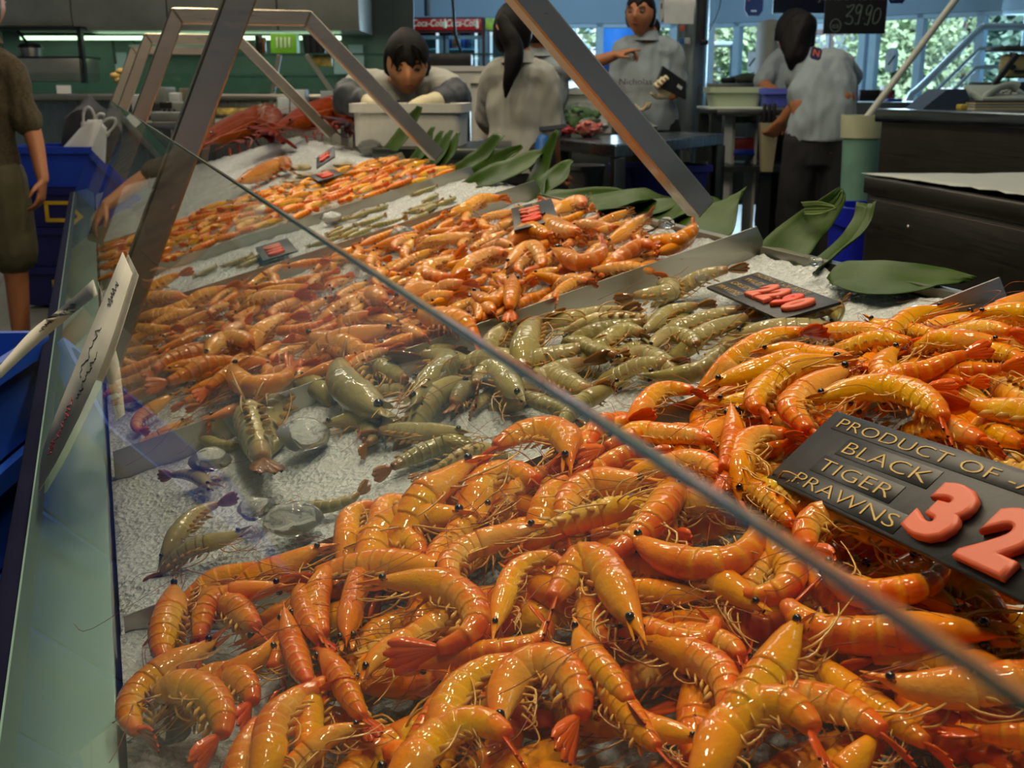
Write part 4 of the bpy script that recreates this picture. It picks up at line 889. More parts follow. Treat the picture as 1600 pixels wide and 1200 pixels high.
for du in (-.3, .3): part(fk, 'wheel', xf(lathe([(0, -.08), (.24, -.08), (.26, 0), (.24, .08), (0, .08)], 16), vmat(ru(1122, 17) + du, 17.1, .26) @ Matrix.Rotation(pi / 2, 4, 'Y')), simple('tyre', (22, 22, 22), .9), world=True)
CARW = simple('car_white', (235, 236, 234), .2, Coat_Weight=1); CARG = simple('car_glass', (40, 50, 56), .1)
for u, w, d, lab in ((1462, 1.8, 24, 'white car parked outside, under the handrail'), (1525, 1.8, 27, 'second white car outside, nearer the mullion'), (1398, 1.8, 21.5, 'white car roof outside beside the black trays')):
    c = thing('car', lab, 'car', vf(ru(u, d), d, 0))
    prof_ = [(-1, .25), (-1, .6), (-.62, .72), (-.42, 1.12), (.4, 1.14), (.66, .74), (1, .62), (1, .25)]
    M = vmat(ru(u, d), d, 0) @ Matrix.Scale(w / 2, 4, (1, 0, 0)) @ Matrix.Rotation(pi / 2, 4, 'X'); g = prism(prof_, -1.5, M); o = part(c, 'body', g, CARW, world=True); bv = o.modifiers.new('b', 'BEVEL'); bv.width = .08; bv.segments = 3
    part(c, 'windscreen', prism([(-.55, .76), (-.4, 1.06), (.37, 1.08), (.56, .78)], .01, vmat(ru(u, d), d - .01, 0) @ Matrix.Scale(w / 2, 4, (1, 0, 0)) @ Matrix.Rotation(pi / 2, 4, 'X')), CARG, world=True)
    for s in (-.6, .6): part(c, 'wheel', xf(lathe([(0, -.1), (.28, -.1), (.3, 0), (.28, .1), (0, .1)], 16), vmat(ru(u, d) + s * w / 2, d, .3) @ Matrix.Rotation(pi / 2, 4, 'X')), MATS['tyre'], world=True)
# rusty ironwork beyond and the white handrail of a ramp
IRON = simple('ironwork', (104, 92, 92), .8, var=.3); tr = thing('iron_bridge', 'rusty lattice ironwork bridge outside beyond the bay window', 'bridge', vf(ru(1460, 46), 46, 0))
for k in range(3): part(tr, 'girder', vbox(ru(1450, 46), 46, .9 + k * 1.1, 11, .3, .2), IRON, world=True)
for k in range(9):
    x = ru(1450, 46) - 5.2 + k * 1.3; part(tr, 'post', vbox(x, 46, .0, .16, .2, 3.6), IRON, world=True); part(tr, 'brace', beam(vf(x, 46.1, .9), vf(x + 1.3, 46.1, 3.1 if k % 2 else 2.0), .12, .1), IRON, world=True)
hr = thing('handrail', 'white tubular handrail of a ramp rising outside the bay window', 'handrail', vf(ru(1480, 11), 11, 0)); RAIL = simple('rail_white', (196, 222, 232), .3, .3)
def rp(u, v, d=10.6): return pv(u, v, d)
for P, r in (([rp(1416, 166), rp(1424, 148), rp(1440, 135), rp(1530, 47), rp(1545, 42), rp(1660, 42)], .034), ([rp(1444, 160), rp(1520, 86), rp(1532, 76), rp(1610, 75)], .018), ([rp(1471, 160), rp(1518, 113), rp(1530, 105), rp(1600, 104)], .018)): part(hr, 'rail', tube(cr(P, 30), r, 8), RAIL, world=True)
single('white_billboard', mb(vbox(ru(1570, 25), 25.1, -.1, .08, .08, 2.2), vbox(ru(1570, 25), 25, zv(1570, 74, 25), .85, .08, .42)), simple('board_white', (228, 236, 240), .6), 'white board outside above the handrail', 'billboard')
# stickers on the panes
for u, v, d, w, h, lab in ((1175, 97, 14.2, .11, .24, 'rounded white notice with a diagonal stroke on the pane left of the cream panel'), (1393, 94, 12.9, .14, .26, 'rounded white notice with a diagonal stroke on the pane under the chalkboard')):
    M = frame_m(pv(u, v, d), RT, V3((0, 0, 1))); t = thing('window_notice', lab, 'notice', M=M)
    r = min(w, h) * .4; pl = []
    for sx, sy, a0 in ((1, 1, 0), (-1, 1, pi / 2), (-1, -1, pi), (1, -1, 3 * pi / 2)):
        for k in range(6): a = a0 + pi / 2 * k / 5; pl.append((sx * (w / 2 - r) + r * cos(a), sy * (h / 2 - r) + r * sin(a)))
    part(t, 'sheet', prism(pl, .003, M), simple('notice_white', (240, 244, 246), .6), world=True); part(t, 'stroke', xf(beam((-.035, -.05, .004), (.035, .05, .004), .018, .003), M), INK, world=True)

# ------------------------------------------------------------------ range hood and the service line at the back
HOODM = brushed('hood_steel', (150, 150, 140), .32, (40, 1, 1), .25, .5); DARKS = brushed('dark_steel', (92, 96, 92), .35, (30, 1, 1)); BLACK = simple('black_plastic', (22, 23, 24), .45)
DH = 9.6
hd = thing('range_hood', 'wide brushed steel extraction hood over the cooking line', 'hood', vf(ru(280, DH), DH, 1.5))
def hood_panel(u0, u1, vb, name):
    z = zv(300, vb, DH); x0, x1 = ru(u0, DH), ru(u1, DH); N = 12; V = []
    # slightly belly-curved front panel
    prf = [(0, 3.15), (-.02, 2.6), (-.05, 2.1), (-.07, z + .1), (-.05, z), (.9, z), (.9, 3.15)]
    for x in (x0, x1): V += [vf(x, DH + a, b_) for a, b_ in prf]
    n = len(prf); return V, [tuple(range(n)), tuple(range(n, 2 * n))[::-1]] + [(i, n + i, n + (i + 1) % n, (i + 1) % n) for i in range(n)]
for u0, u1, vb in ((-260, 126, 41), (128, 272, 48), (274, 440, 48), (442, 566, 48)): part(hd, 'hood_panel', hood_panel(u0, u1, vb, 'p'), HOODM, world=True, ang=30)
zh = zv(300, 48, DH)
part(hd, 'light_strip', vbox(ru(260, DH), DH + .5, zh - .05, ru(520, DH) - ru(0, DH), .08, .03), (lambda b: (b.l(b.n('ShaderNodeEmission', i_Strength=2.2, i_Color=(.62, 1, .62, 1)).outputs[0], b.out.inputs[0]), b.m)[1])(NT_('hood_tube')), world=True, label='glowing greenish fluorescent strip')
struct('wall_splashback', vbox(ru(230, DH + .95), DH + .95, 0, ru(620, DH) - ru(-300, DH), .06, 3.1), simple('splashback', (92, 108, 100), .4, var=.08))
# cooking unit with black frame and pot
cu = thing('wall_oven', 'steel salamander oven with an open black-framed shelf under the hood', 'oven', vf(ru(66, 9.4), 9.4, 1.0))
d = 9.4; x0, x1 = ru(2, d), ru(134, d)
part(cu, 'door_panel', vbox((x0 + x1) / 2, d, zv(60, 128, d), x1 - x0, .35, zv(60, 90, d) - zv(60, 128, d), .01), HOODM, world=True)
for z0_, z1_ in ((88, 91), (41, 47)): part(cu, 'frame_rail', vbox((x0 + x1) / 2, d, zv(60, z1_, d), x1 - x0, .4, zv(60, z0_, d) - zv(60, z1_, d)), BLACK, world=True)
for u in (4, 131): part(cu, 'frame_post', vbox(ru(u, d), d, zv(60, 130, d), .035, .06, zv(60, 42, d) - zv(60, 130, d)), BLACK, world=True)
zp = zv(60, 88, d); pt_ = thing('cooking_pot', 'small steel pot with black handle standing in the open oven shelf', 'pot', vf(ru(38, d), d + .2, zp))
part(pt_, 'bowl', lathe([(0, 0), (.09, 0), (.1, .07), (.095, .07), (.085, .006), (0, .006)], 20), STEEL); part(pt_, 'lid', lathe([(.1, .07), (.08, .1), (.02, .115), (0, .115)], 20), BLACK); part(pt_, 'handle', tube([(-.02, 0, .11), (-.06, 0, .17), (-.1, 0, .22)], .012, 8), BLACK)
# pipes on the splashback
pp = thing('wall_pipe', 'thin dark pipe running along the splashback under the hood and bending down', 'pipe', vf(ru(200, 10.4), 10.4, 1.4)); part(pp, 'pipe', tube([vf(ru(70, 10.4), 10.4, zv(0, 55, 10.4)), vf(ru(178, 10.4), 10.4, zv(0, 57, 10.4)), vf(ru(182, 10.4), 10.4, zv(0, 62, 10.4)), vf(ru(184, 10.4), 10.4, zv(0, 100, 10.4))], .012, 8), BLACK, world=True)
# service counter
DS = 8.0
sv = thing('service_counter', 'long steel service counter with glass sneeze guard in front of the hood', 'counter', vf(ru(260, DS), DS, 0))
x0, x1 = ru(-320, DS), ru(735, DS); xc = (x0 + x1) / 2; zt = zv(300, 152, DS)
part(sv, 'cabinet', vbox(xc, DS, 0, x1 - x0, .8, zt, .01), brushed('service_steel', (150, 150, 142), .28, (40, 1, 1)), world=True)
part(sv, 'front_rail', vbox(xc, DS - .05, zt - .02, x1 - x0, .06, .045, .015), STEEL, world=True)
part(sv, 'heated_strip', vbox(ru(440, DS), DS - .02, zv(400, 180, DS), ru(560, DS) - ru(335, DS), .05, .05, .008), simple('lit_food', (216, 180, 92), .4, var=.6, nscale=25), world=True, label='heated strip at the counter edge, its yellow glow put in the colour')  # bright yellow colour paints the glow of the heated food strip
GL2 = glass_mat('guard_glass', (.88, .95, .92), .0)
part(sv, 'glass_guard', vbox(xc, DS + .08, zt, x1 - x0, .008, .16), GL2, world=True)
zsh = zv(400, 86, DS); xs0, xs1 = ru(335, DS), ru(790, DS)
part(sv, 'glass_shelf', vbox((xs0 + xs1) / 2, DS, zsh, xs1 - xs0, .35, .012), simple('shelf_glass_edge', (84, 118, 108), .1, Transmission_Weight=.6), world=True)
part(sv, 'lower_shelf', vbox((xs0 + xs1) / 2, DS, zv(400, 121, DS), xs1 - xs0, .3, .012), MATS['shelf_glass_edge'], world=True)
for a, b_ in ((440, 420), (482, 540)): part(sv, 'shelf_post', beam(vf(ru(a, DS), DS - .02, zsh), vf(ru(b_, DS), DS - .02, zv(400, 175, DS)), .03, .03), STEEL, world=True)
single('price_card', vbox(ru(94, DS), DS + .06, zv(94, 147, DS), .1, .004, .058), PAPER, 'white price card standing in the service counter guard', 'card')
# things on and over the shelf
def item(name, u0, u1, v0, v1, d, dep, mat, lab, cat, grp=None, bev=.006, rot=0.0):
    zb_ = zv((u0 + u1) / 2, v1, d); zt_ = zv((u0 + u1) / 2, v0, d); x0, x1 = ru(u0, d), ru(u1, d)
    return single(name, vbox((x0 + x1) / 2, d, zb_, abs(x1 - x0), dep, zt_ - zb_, bev, rot), mat, lab, cat, grp)
GRN = simple('box_green', (120, 190, 40), .5, var=.15, nscale=30); WHT = simple('card_white', (196, 200, 196), .6); CARD = simple('cardboard', (112, 104, 84), .8)
gb_ = thing('snack_carton', 'bright green snack carton with white figures on the glass shelf', 'carton', vf(ru(442, DS), DS + .1, zsh + .012))
part(gb_, 'box', vbox(ru(442, DS), DS + .1, zsh + .012, ru(464, DS) - ru(423, DS), .12, zv(440, 52, DS) - zsh - .012, .004), GRN, world=True)
for k in range(4): part(gb_, 'stick_figure', vbox(ru(432 + 6.5 * k, DS), DS + .094, zsh + .05, .012, .004, .07, .003), simple('figure_white', (226, 230, 210), .6), world=True)
for i, (u0, u1, v0) in enumerate([(402, 412, 54), (412, 418, 58)]): item('sauce_bottle', u0, u1, v0, 85, DS + .15, .05, simple('bottle_dark' if i == 0 else 'bottle_brown', (34, 34, 26) if i == 0 else (92, 60, 30), .2), ['dark flat bottle beside the green carton', 'brown slim bottle beside the green carton'][i], 'bottle', bev=.01)
for i in range(3): single('paper_cup', lathe([(0, 0), (.03, 0), (.042, .12), (.04, .12), (.028, .004), (0, .004)], 16, tuple(vf(ru(480 + i * 10, DS), DS + .12, zsh + .012))), BLACK, 'black paper cup stack on the shelf behind the second frame', 'cup', 'black cups on the glass shelf')
for i, (u, c_) in enumerate([(222, (40, 46, 42)), (240, (50, 60, 54)), (258, (214, 60, 30)), (285, (214, 60, 30)), (300, (60, 70, 62)), (318, (46, 52, 48)), (332, (60, 58, 48))]):
    d = 10.3; z0_ = zv(u, 70, d); p = vf(ru(u, d), d, z0_); t = thing('condiment_bottle', ['dark sauce bottle', 'slim grey bottle', 'bottle with a red cap', 'second bottle with a red cap', 'grey green bottle', 'black bottle', 'olive bottle'][i] + ' on the ledge under the hood light', 'bottle', p, group='bottles under the hood')
    part(t, 'body', lathe([(0, 0), (.04, 0), (.045, .03), (.042, .09), (.02, .11), (0, .11)], 14), simple(f'bot{i}', c_ if i not in (2, 3) else (70, 76, 66), .3)); part(t, 'cap', lathe([(.045, .07), (.045, .13), (0, .13)], 14) if i in (2, 3) else lathe([(.02, .11), (.02, .14), (0, .14)], 12), simple(f'cap{i}', c_, .4))
single('wall_ledge', vbox(ru(280, 10.3), 10.24, zv(280, 70, 10.3) - .02, ru(345, 10.3) - ru(205, 10.3), .14, .02), DARKS, 'narrow dark ledge holding bottles under the hood', 'ledge')
for i, (u0, u1, v0, v1) in enumerate([(529, 544, 72, 86), (546, 569, 70, 86), (523, 570, 88, 116)]): item('wall_paper', u0, u1, v0, v1, 10.48, .004, simple('paper_lilac', (176, 178, 190), .7, var=.04), ['narrow sheet of paper pinned on the wall', 'square sheet of paper pinned beside the narrow one', 'large sheet of paper pinned below the other two'][i], 'paper', bev=0)
item('wall_paper', 183, 202, 82, 110, 10.48, .004, MATS['paper_lilac'], 'sheet of paper pinned where the wall pipe comes down', 'paper', bev=0)
item('snack_packet', 490, 520, 86, 104, DS + .05, .04, simple('packet_gold', (190, 170, 84), .4, var=.5, nscale=30), 'golden snack packet hung below the glass shelf', 'packet')
for i, (u, v) in enumerate([(183, 118), (192, 112), (188, 125), (197, 120), (202, 113), (206, 124)]):
    p = pv(u, v, 7.6); single('bread_roll', ([w + p for w in ico(.035, (0, 0, 0), 2, (1.3, 1, .7), .2, 2, i)[0]], ico(.035, (0, 0, 0), 2)[1]), simple('bread', (206, 170, 90), .6, var=.2), 'pale bread roll heaped on the service counter', 'bread roll', 'bread rolls behind the frames')
for i, (u0, u1, v0, v1, m, lab) in enumerate([(432, 450, 152, 178, WHT, 'white carton at the edge of the service counter, narrow one'), (452, 476, 140, 178, WHT, 'white carton at the edge of the service counter, tall one'), (500, 530, 142, 172, simple('carton_grey', (150, 158, 156), .6), 'grey white carton beside the slim shelf post')]): item('carton', u0, u1, v0, v1, DS - .3, .15, m, lab, 'carton')
# ---- table with the scale behind the counter's end
DT = 6.6
tb = thing('steel_bench', 'steel side bench with the weighing scale, past the end of the prawn counter', 'bench', vf(ru(330, DT), DT, 0)); x0, x1 = ru(205, DT), ru(545, DT)
zt2 = zv(300, 190, DT)
part(tb, 'bench_top', vbox((x0 + x1) / 2, DT - .1, zt2 - .04, x1 - x0, .7, .04, .006), STEEL, world=True)
for u in (215, 535):
    for dd in (0, .5): part(tb, 'leg', vbox(ru(u, DT), DT + dd, 0, .04, .04, zt2 - .04), STEEL, world=True)
sl = thing('weighing_scale', 'grey electronic weighing scale with a black display', 'scale', vf(ru(263, DT), DT, zt2)); SCG = simple('scale_grey', (128, 132, 126), .5)
part(sl, 'base', vbox(ru(263, DT), DT, zt2, ru(296, DT) - ru(232, DT), .3, zv(263, 175, DT) - zt2, .01), SCG, world=True); part(sl, 'head', vbox(ru(266, DT), DT + .1, zv(263, 175, DT), ru(290, DT) - ru(238, DT), .1, zv(263, 160, DT) - zv(263, 175, DT), .01), SCG, world=True)
part(sl, 'display', vbox(ru(249, DT), DT + .095, zv(263, 170, DT), ru(259, DT) - ru(240, DT), .01, .035), BLACK, world=True, label='black display')
for k in range(3): part(sl, 'button', xf(lathe([(0, 0), (.008, 0), (.007, .008), (0, .008)], 10), vmat(ru(246 + 8 * k, DT), DT + .1, zv(263, 173, DT)) @ Matrix.Rotation(pi / 2, 4, 'X')), BLACK, world=True)
item('carton', 240, 259, 136, 162, DT + .25, .2, SCG, 'grey carton standing behind the weighing scale', 'carton'); item('carton', 260, 280, 145, 168, DT + .3, .2, WHT, 'white carton behind the weighing scale', 'carton'); item('carton', 279, 303, 138, 176, DT + .35, .2, CARD, 'brown carton behind the weighing scale', 'carton')
item('carton', 203, 218, 148, 182, DT + .1, .2, WHT, 'white carton at the glass end of the steel bench', 'carton')
def bag_geo(c, w, h, seed, handles=True):
    rr = random.Random(seed); V, F = [], []; n, m = 28, 12
    for j in range(m + 1):
        q = j / m; wd = w / 2 * (1.0 - .15 * (1 - q) - 1.5 * max(0, q - .45) ** 1.1); 
        for k in range(n):
            a = 2 * pi * k / n; rad = 1 + .16 * noise.noise(V3((cos(a) * 2 + seed, sin(a) * 2, q * 1.2))) + .08 * sin(a * 7 + seed) * q
            V.append(V3((c[0] + wd * rad * cos(a) * 1.0, c[1] + wd * .7 * rad * sin(a), c[2] + h * q)))
    for j in range(m):
        for k in range(n): F.append((j * n + k, j * n + (k + 1) % n, (j + 1) * n + (k + 1) % n, (j + 1) * n + k))
    F.append(tuple(range(n))[::-1]); F.append(tuple(m * n + k for k in range(n))); return V, F
BAGM = simple('bag_white', (206, 206, 204), .35, var=.05, bump=.5, bscale=25, Transmission_Weight=.15)
single('plastic_bag', xf(bag_geo((0, 0, 0), .09, .11, 3), vmat(ru(301, DT), DT, zt2)), BAGM, 'crumpled little white bag beside the weighing scale', 'bag')

# ------------------------------------------------------------------ drinks fridges
DF = 13.2
FRAME_R = simple('fridge_maroon', (70, 18, 20), .4); REDP = simple('fridge_red', (186, 20, 18), .35, var=.05); CREAM = simple('logo_cream', (232, 226, 190), .5)
fx0, fx1 = ru(611, DF), ru(757, DF); fz = zv(690, 27, DF); hz0 = zv(690, 47, DF)
fr_ = thing('drinks_fridge', 'two-door drinks fridge with a red lettered header', 'fridge', vf((fx0 + fx1) / 2, DF, 0))
part(fr_, 'cabinet', mb(vbox(fx0 + .02, DF, 0, .04, .7, fz), vbox(fx1 - .02, DF, 0, .04, .7, fz), vbox((fx0 + fx1) / 2, DF, 0, fx1 - fx0, .7, .25), vbox((fx0 + fx1) / 2, DF + .66, 0, fx1 - fx0, .04, fz), vbox((fx0 + fx1) / 2, DF, hz0 - .03, fx1 - fx0, .7, fz - hz0 + .03)), FRAME_R, world=True)
part(fr_, 'header_panel', vbox((fx0 + fx1) / 2 + .03, DF - .015, hz0, (fx1 - fx0) * .88, .02, fz - hz0 - .02, .004), REDP, world=True, label='red header panel')
def logo(x, s, sz, m, wob=True):
    g = text_geo(s, sz, .002, sx=.78, off=.001); g = ([V3((v.x + v.y * .22, v.y, v.z)) for v in g[0]], g[1]); return xf(g, vmat(x, DF - .02, hz0 + (fz - hz0) * .52) @ Matrix.Rotation(pi / 2, 4, 'X'))
for u in (671, 723): part(fr_, 'lettering', logo(ru(u, DF), 'Coca-Cola', .105, CREAM), CREAM, world=True, smooth=False, label='cream script lettering')
for u in (644, 697, 746):
    part(fr_, 'bottle_emblem', xf(lathe([(0, -.05), (.016, -.05), (.02, -.03), (.014, -.005), (.019, .01), (.008, .03), (.007, .05), (0, .05)], 12), vmat(ru(u, DF), DF - .015, hz0 + (fz - hz0) * .5)), CREAM, world=True)
DOORF = simple('fridge_door', (104, 130, 138), .4, .4); INNER = simple('fridge_inside', (150, 190, 196), .5)
lit = NT_('fridge_lamp'); lit.l(lit.n('ShaderNodeEmission', i_Strength=.9, i_Color=(.7, .92, 1, 1)).outputs[0], lit.out.inputs[0])
for k, (ua, ub) in enumerate(((648, 694), (697, 754))):
    xa, xb = (ru(ua, DF) if k else fx0 + .05), ru(ub, DF); zt_, zb_ = hz0 - .06, .3; w = .04
    o = part(fr_, 'door', mb(vbox(xa + w / 2, DF - .03, zb_, w, .03, zt_ - zb_), vbox(xb - w / 2, DF - .03, zb_, w, .03, zt_ - zb_), vbox((xa + xb) / 2, DF - .03, zt_ - w, xb - xa, .03, w), vbox((xa + xb) / 2, DF - .03, zb_, xb - xa, .03, w)), DOORF, world=True)
    p2 = part(fr_, 'door_pane', vbox((xa + xb) / 2, DF - .02, zb_, xb - xa - .06, .006, zt_ - zb_), PANE, world=True, parent=o)
    for zz in (.6, .95, 1.25, 1.55): part(fr_, 'shelf', vbox((xa + xb) / 2, DF + .05, zz, xb - xa - .06, .55, .012), INNER, world=True)
    part(fr_, 'lamp_tube', vbox(xb - .07, DF + .03, .4, .03, .03, 1.4), lit.m, world=True, label='lit tube inside the door')
part(fr_, 'back_liner', vbox((fx0 + fx1) / 2, DF + .6, .3, fx1 - fx0 - .1, .03, hz0 - .35), INNER, world=True)
for i in range(14):
    u = 703 + (i % 7) * 6.8; zz = (1.562, 1.262)[i // 7]; c_ = [(40, 70, 170), (190, 120, 60), (200, 210, 214), (60, 100, 190), (40, 60, 120), (90, 130, 150), (30, 44, 90)][i % 7]
    t = thing('drink_bottle', ['blue', 'orange', 'clear', 'bright blue', 'navy', 'grey blue', 'dark'][i % 7] + ' drink bottle on the ' + ('top' if i < 7 else 'second') + ' shelf of the lettered fridge', 'bottle', vf(ru(u, DF), DF + .12, zz), group='bottles in the drinks fridge')
    part(t, 'body', lathe([(0, 0), (.03, 0), (.032, .1), (.03, .15), (.012, .2), (0, .2)], 12), simple(f'drink{i % 7}', c_, .2)); part(t, 'cap', lathe([(.014, .2), (.014, .225), (0, .225)], 10), WHT)
f2 = thing('drinks_fridge', 'single-door fridge with a yellow green header beside the red one', 'fridge', vf(ru(785, DF), DF, 0)); xa, xb = ru(758, DF), ru(835, DF)
part(f2, 'cabinet', mb(vbox(xa + .02, DF, 0, .04, .7, fz), vbox(xb - .02, DF, 0, .04, .7, fz), vbox((xa + xb) / 2, DF + .6, 0, xb - xa, .04, fz), vbox((xa + xb) / 2, DF, hz0 - .02, xb - xa, .7, fz - hz0 + .02), vbox((xa + xb) / 2, DF, 0, xb - xa, .7, .3)), DOORF, world=True)
part(f2, 'header_panel', vbox((xa + xb) / 2, DF - .015, hz0, xb - xa - .02, .02, fz - hz0 - .01, .004), simple('header_yellow', (150, 176, 60), .4, var=.6, nscale=8), world=True, label='yellow green header panel')
part(f2, 'door_pane', vbox((xa + xb) / 2, DF - .02, .3, xb - xa - .08, .006, hz0 - .36), PANE, world=True); part(f2, 'lamp_tube', vbox(xa + .07, DF + .03, .4, .03, .03, 1.4), lit.m, world=True)
for zz in (.7, 1.05, 1.4): part(f2, 'shelf', vbox((xa + xb) / 2, DF + .05, zz, xb - xa - .06, .5, .012), INNER, world=True)
item('wall_box', 672, 737, 83, 103, 7.4, .25, BLACK, 'black radio box standing on the long white foam box', 'radio', bev=.012)
single('hanging_cable', tube(cr([pv(707, -6, 9), pv(709, 20, 9), pv(711, 50, 9), pv(715, 66, 9), pv(721, 82, 9)], 24), .012, 6), BLACK, 'black cable hanging in front of the red fridge header', 'cable')
single('ceiling_pole', tube([vf(ru(670, 12.8), 12.8, zv(670, 25, 12.8)), vf(ru(669, 12.8), 12.8, 3.2)], .035, 10), simple('pole_dark', (40, 48, 50), .5), 'dark pole running to the ceiling above the red fridge', 'pole')

# ------------------------------------------------------------------ white foam boxes
FOAM = simple('foam_white', (206, 206, 198), .75, var=.03, nscale=60, bump=.15, bscale=180)
def foam(lab, u0, u1, v0, v1, d, dep, rot=0.0, extra=None, stand=None):
    zt_ = zv((u0 + u1) / 2, v0, d); zb_ = zv((u0 + u1) / 2, v1, d); x = (ru(u0, d) + ru(u1, d)) / 2; w = ru(u1, d) - ru(u0, d); h = zt_ - zb_
    t = thing('foam_box', lab, 'foam box', M=vmat(x, d + dep / 2, zb_, rot))
    part(t, 'tub', crate_shape(w - .02, dep - .02, h, t=.025, taper=.02, lip=.03), FOAM, ang=50); return t, w, h
foam('white foam box under the hands of the woman with dark sleeves', 546, 728, 162, 229, 3.95, .30, radians(-4))
foam('long white foam box behind the women', 655, 806, 103, 153, 6.9, .5)
t, w, h = foam('tall white foam box with a red triangle beside the ponytailed woman', 733, 800, 119, 240, 5.3, .3, radians(8))
part(t, 'warning_triangle', xf(prism([(-.022, 0), (.022, 0), (0, .038)], .001), Matrix.Translation((-w / 2 + .03, -.151, h * .66)) @ Matrix.Rotation(pi / 2, 4, 'X')), simple('mark_red', (190, 40, 30), .6), label='red triangle mark')
foam('white foam box standing on the steel table between the women', 868, 962, 138, 208, 5.9, .35)
# stand under the first two boxes
st = thing('prep_bench', 'dark prep bench under the foam boxes behind the counter', 'bench', vf(ru(640, 3.9), 3.9, 0)); zt3 = zv(640, 229, 3.95)
part(st, 'bench_top', vbox(ru(692, 3.95), 3.85, zt3 - .04, ru(800, 3.95) - ru(585, 3.95), .55, .038, .005), DARKS, world=True)
for u in (600, 770):
    for dd in (0, .45): part(st, 'leg', vbox(ru(u, 3.95), 3.88 + dd, 0, .04, .04, zt3 - .04), DARKS, world=True)
s2 = thing('prep_bench', 'dark bench under the long foam box at the back', 'bench', vf(ru(730, 6.9), 6.9, 0)); zt4 = zv(730, 153, 6.9)
part(s2, 'bench_top', vbox(ru(730, 6.9), 6.85, zt4 - .04, 1.0, .6, .038), DARKS, world=True)
for u in (660, 800): part(s2, 'leg', vbox(ru(u, 6.9), 6.9, 0, .04, .4, zt4 - .04), DARKS, world=True)
item('wooden_stand', 737, 800, 240, 460, 5.3, .3, DARKS, 'dark stand under the tall foam box', 'stand')

# ------------------------------------------------------------------ steel table with bags and tubs
TBL = brushed('table_steel', (138, 146, 150), .25, (30, 1, 1)); tz0 = .92
q = [at_z(962, 226, tz0), at_z(1132, 209, tz0), at_z(1056, 205, tz0), at_z(868, 216, tz0)]
tt = thing('steel_table', 'stainless steel work table in front of the woman in glasses', 'table', (sum((p for p in q), V3()) / 4).to_2d().to_3d())
o = part(tt, 'table_top', (lambda V: (V, [(0, 1, 2, 3), (7, 6, 5, 4)] + [(i, 4 + i, 4 + (i + 1) % 4, (i + 1) % 4) for i in range(4)]))([p for p in q] + [p - V3((0, 0, .055)) for p in q]), TBL, world=True, smooth=False); bm_ = o.modifiers.new('b', 'BEVEL'); bm_.width = .006
ctr = sum(q, V3()) / 4
for p in q:
    c = p.lerp(ctr, .07); part(tt, 'leg', box(.05, .05, tz0 - .055, (c.x, c.y, (tz0 - .055) / 2), .004), DARKS, world=True)
part(tt, 'under_shelf', (lambda V: (V, [(0, 1, 2, 3), (7, 6, 5, 4)] + [(i, 4 + i, 4 + (i + 1) % 4, (i + 1) % 4) for i in range(4)]))([V3((*(p.lerp(ctr, .06)).to_2d(), .583)) for p in q] + [V3((*(p.lerp(ctr, .06)).to_2d(), .55)) for p in q]), DARKS, world=True, smooth=False)
BLUE = simple('crate_blue', (30, 62, 180), .4, var=.08); BLUEL = simple('tub_lilac_blue', (86, 100, 196), .45, var=.06); CREAMT = simple('tub_cream', (176, 190, 160), .5, var=.06); BUCK = simple('bucket_grey', (120, 122, 116), .5)
def tub(lab, p, L, W, H, mat, rot=0.0, name='storage_tub', cat='tub', lip=.03):
    t = thing(name, lab, cat, M=Matrix.Translation(p) @ RM @ Matrix.Rotation(rot, 4, 'Z')); part(t, 'tub', crate_shape(L, W, H, taper=.12, lip=lip), mat, ang=50); return t
c0 = q[0].lerp(q[2], .35); tub('dark blue tub on the shelf under the steel table', V3((*vf(ru(1035, 5.7), 5.7, 0).to_2d(), .585)), .42, .30, .19, simple('tub_navy', (34, 40, 120), .45), .3)
single('bucket', lathe([(0, 0), (.085, 0), (.095, .18), (.102, .18), (.102, .2), (.09, .2), (.08, .01), (0, .01)], 24, tuple(V3((*vf(ru(915, 5.5), 5.5, 0).to_2d(), .585)))), BUCK, 'grey lidded bucket on the shelf under the steel table', 'bucket')
GREENS = simple('salad_green', (96, 130, 84), .6, var=.5, nscale=25); PINK = simple('pink_meat', (196, 96, 84), .4, var=.3, nscale=40); CLEAR = glass_mat('clear_bag', (.92, .95, .93), .25)
for i, (u, v, r, m, lab) in enumerate([(905, 205, .085, GREENS, 'clear bag of green salad on the steel table'), (920, 212, .05, PINK, 'pink fish fillets in a pouch beside the salad bag'), (935, 204, .05, BAGM, 'white tied bag behind the salad bag')]):
    p = at_z(u, v + 3, tz0 + .001); t = thing('food_bag', lab, 'food bag', p); g = ico(r, (0, 0, r * .72), 3, (1.1, .9, .75), .3, 2.5, i + 20); part(t, 'contents', mb(g, *[ico(r * .38, (r * 1.0 * cos(k * 2.4), r * .8 * sin(k * 2.4), r * (.5 + .12 * k % .9)), 2, (1, .8, .6), .4, 3, k) for k in range(12)]), m); g2 = ico(r * 1.12, (0, 0, r * .85), 3, (1.1, .9, .8), .3, 2.5, i + 20); part(t, 'plastic', g2, CLEAR)
single('cloth', ([v + at_z(1000, 206, tz0) + V3((0, 0, .02)) for v in ico(.06, (0, 0, 0), 3, (1.5, 1, .5), .5, 2, 9)[0]], ico(.06, (0, 0, 0), 3)[1]), simple('cloth_white', (170, 176, 170), .8), 'crumpled pale cloth at the back of the steel table', 'cloth')
single('tray_of_meat', ([v + at_z(878, 214, tz0) + V3((0, 0, .03)) for v in ico(.05, (0, 0, 0), 3, (1.2, 1, .5), .4, 3, 4)[0]], ico(.05, (0, 0, 0), 3)[1]), simple('raw_red', (150, 40, 44), .35, var=.4, nscale=30), 'raw red fish pieces at the table corner by the ponytailed woman', 'fish')

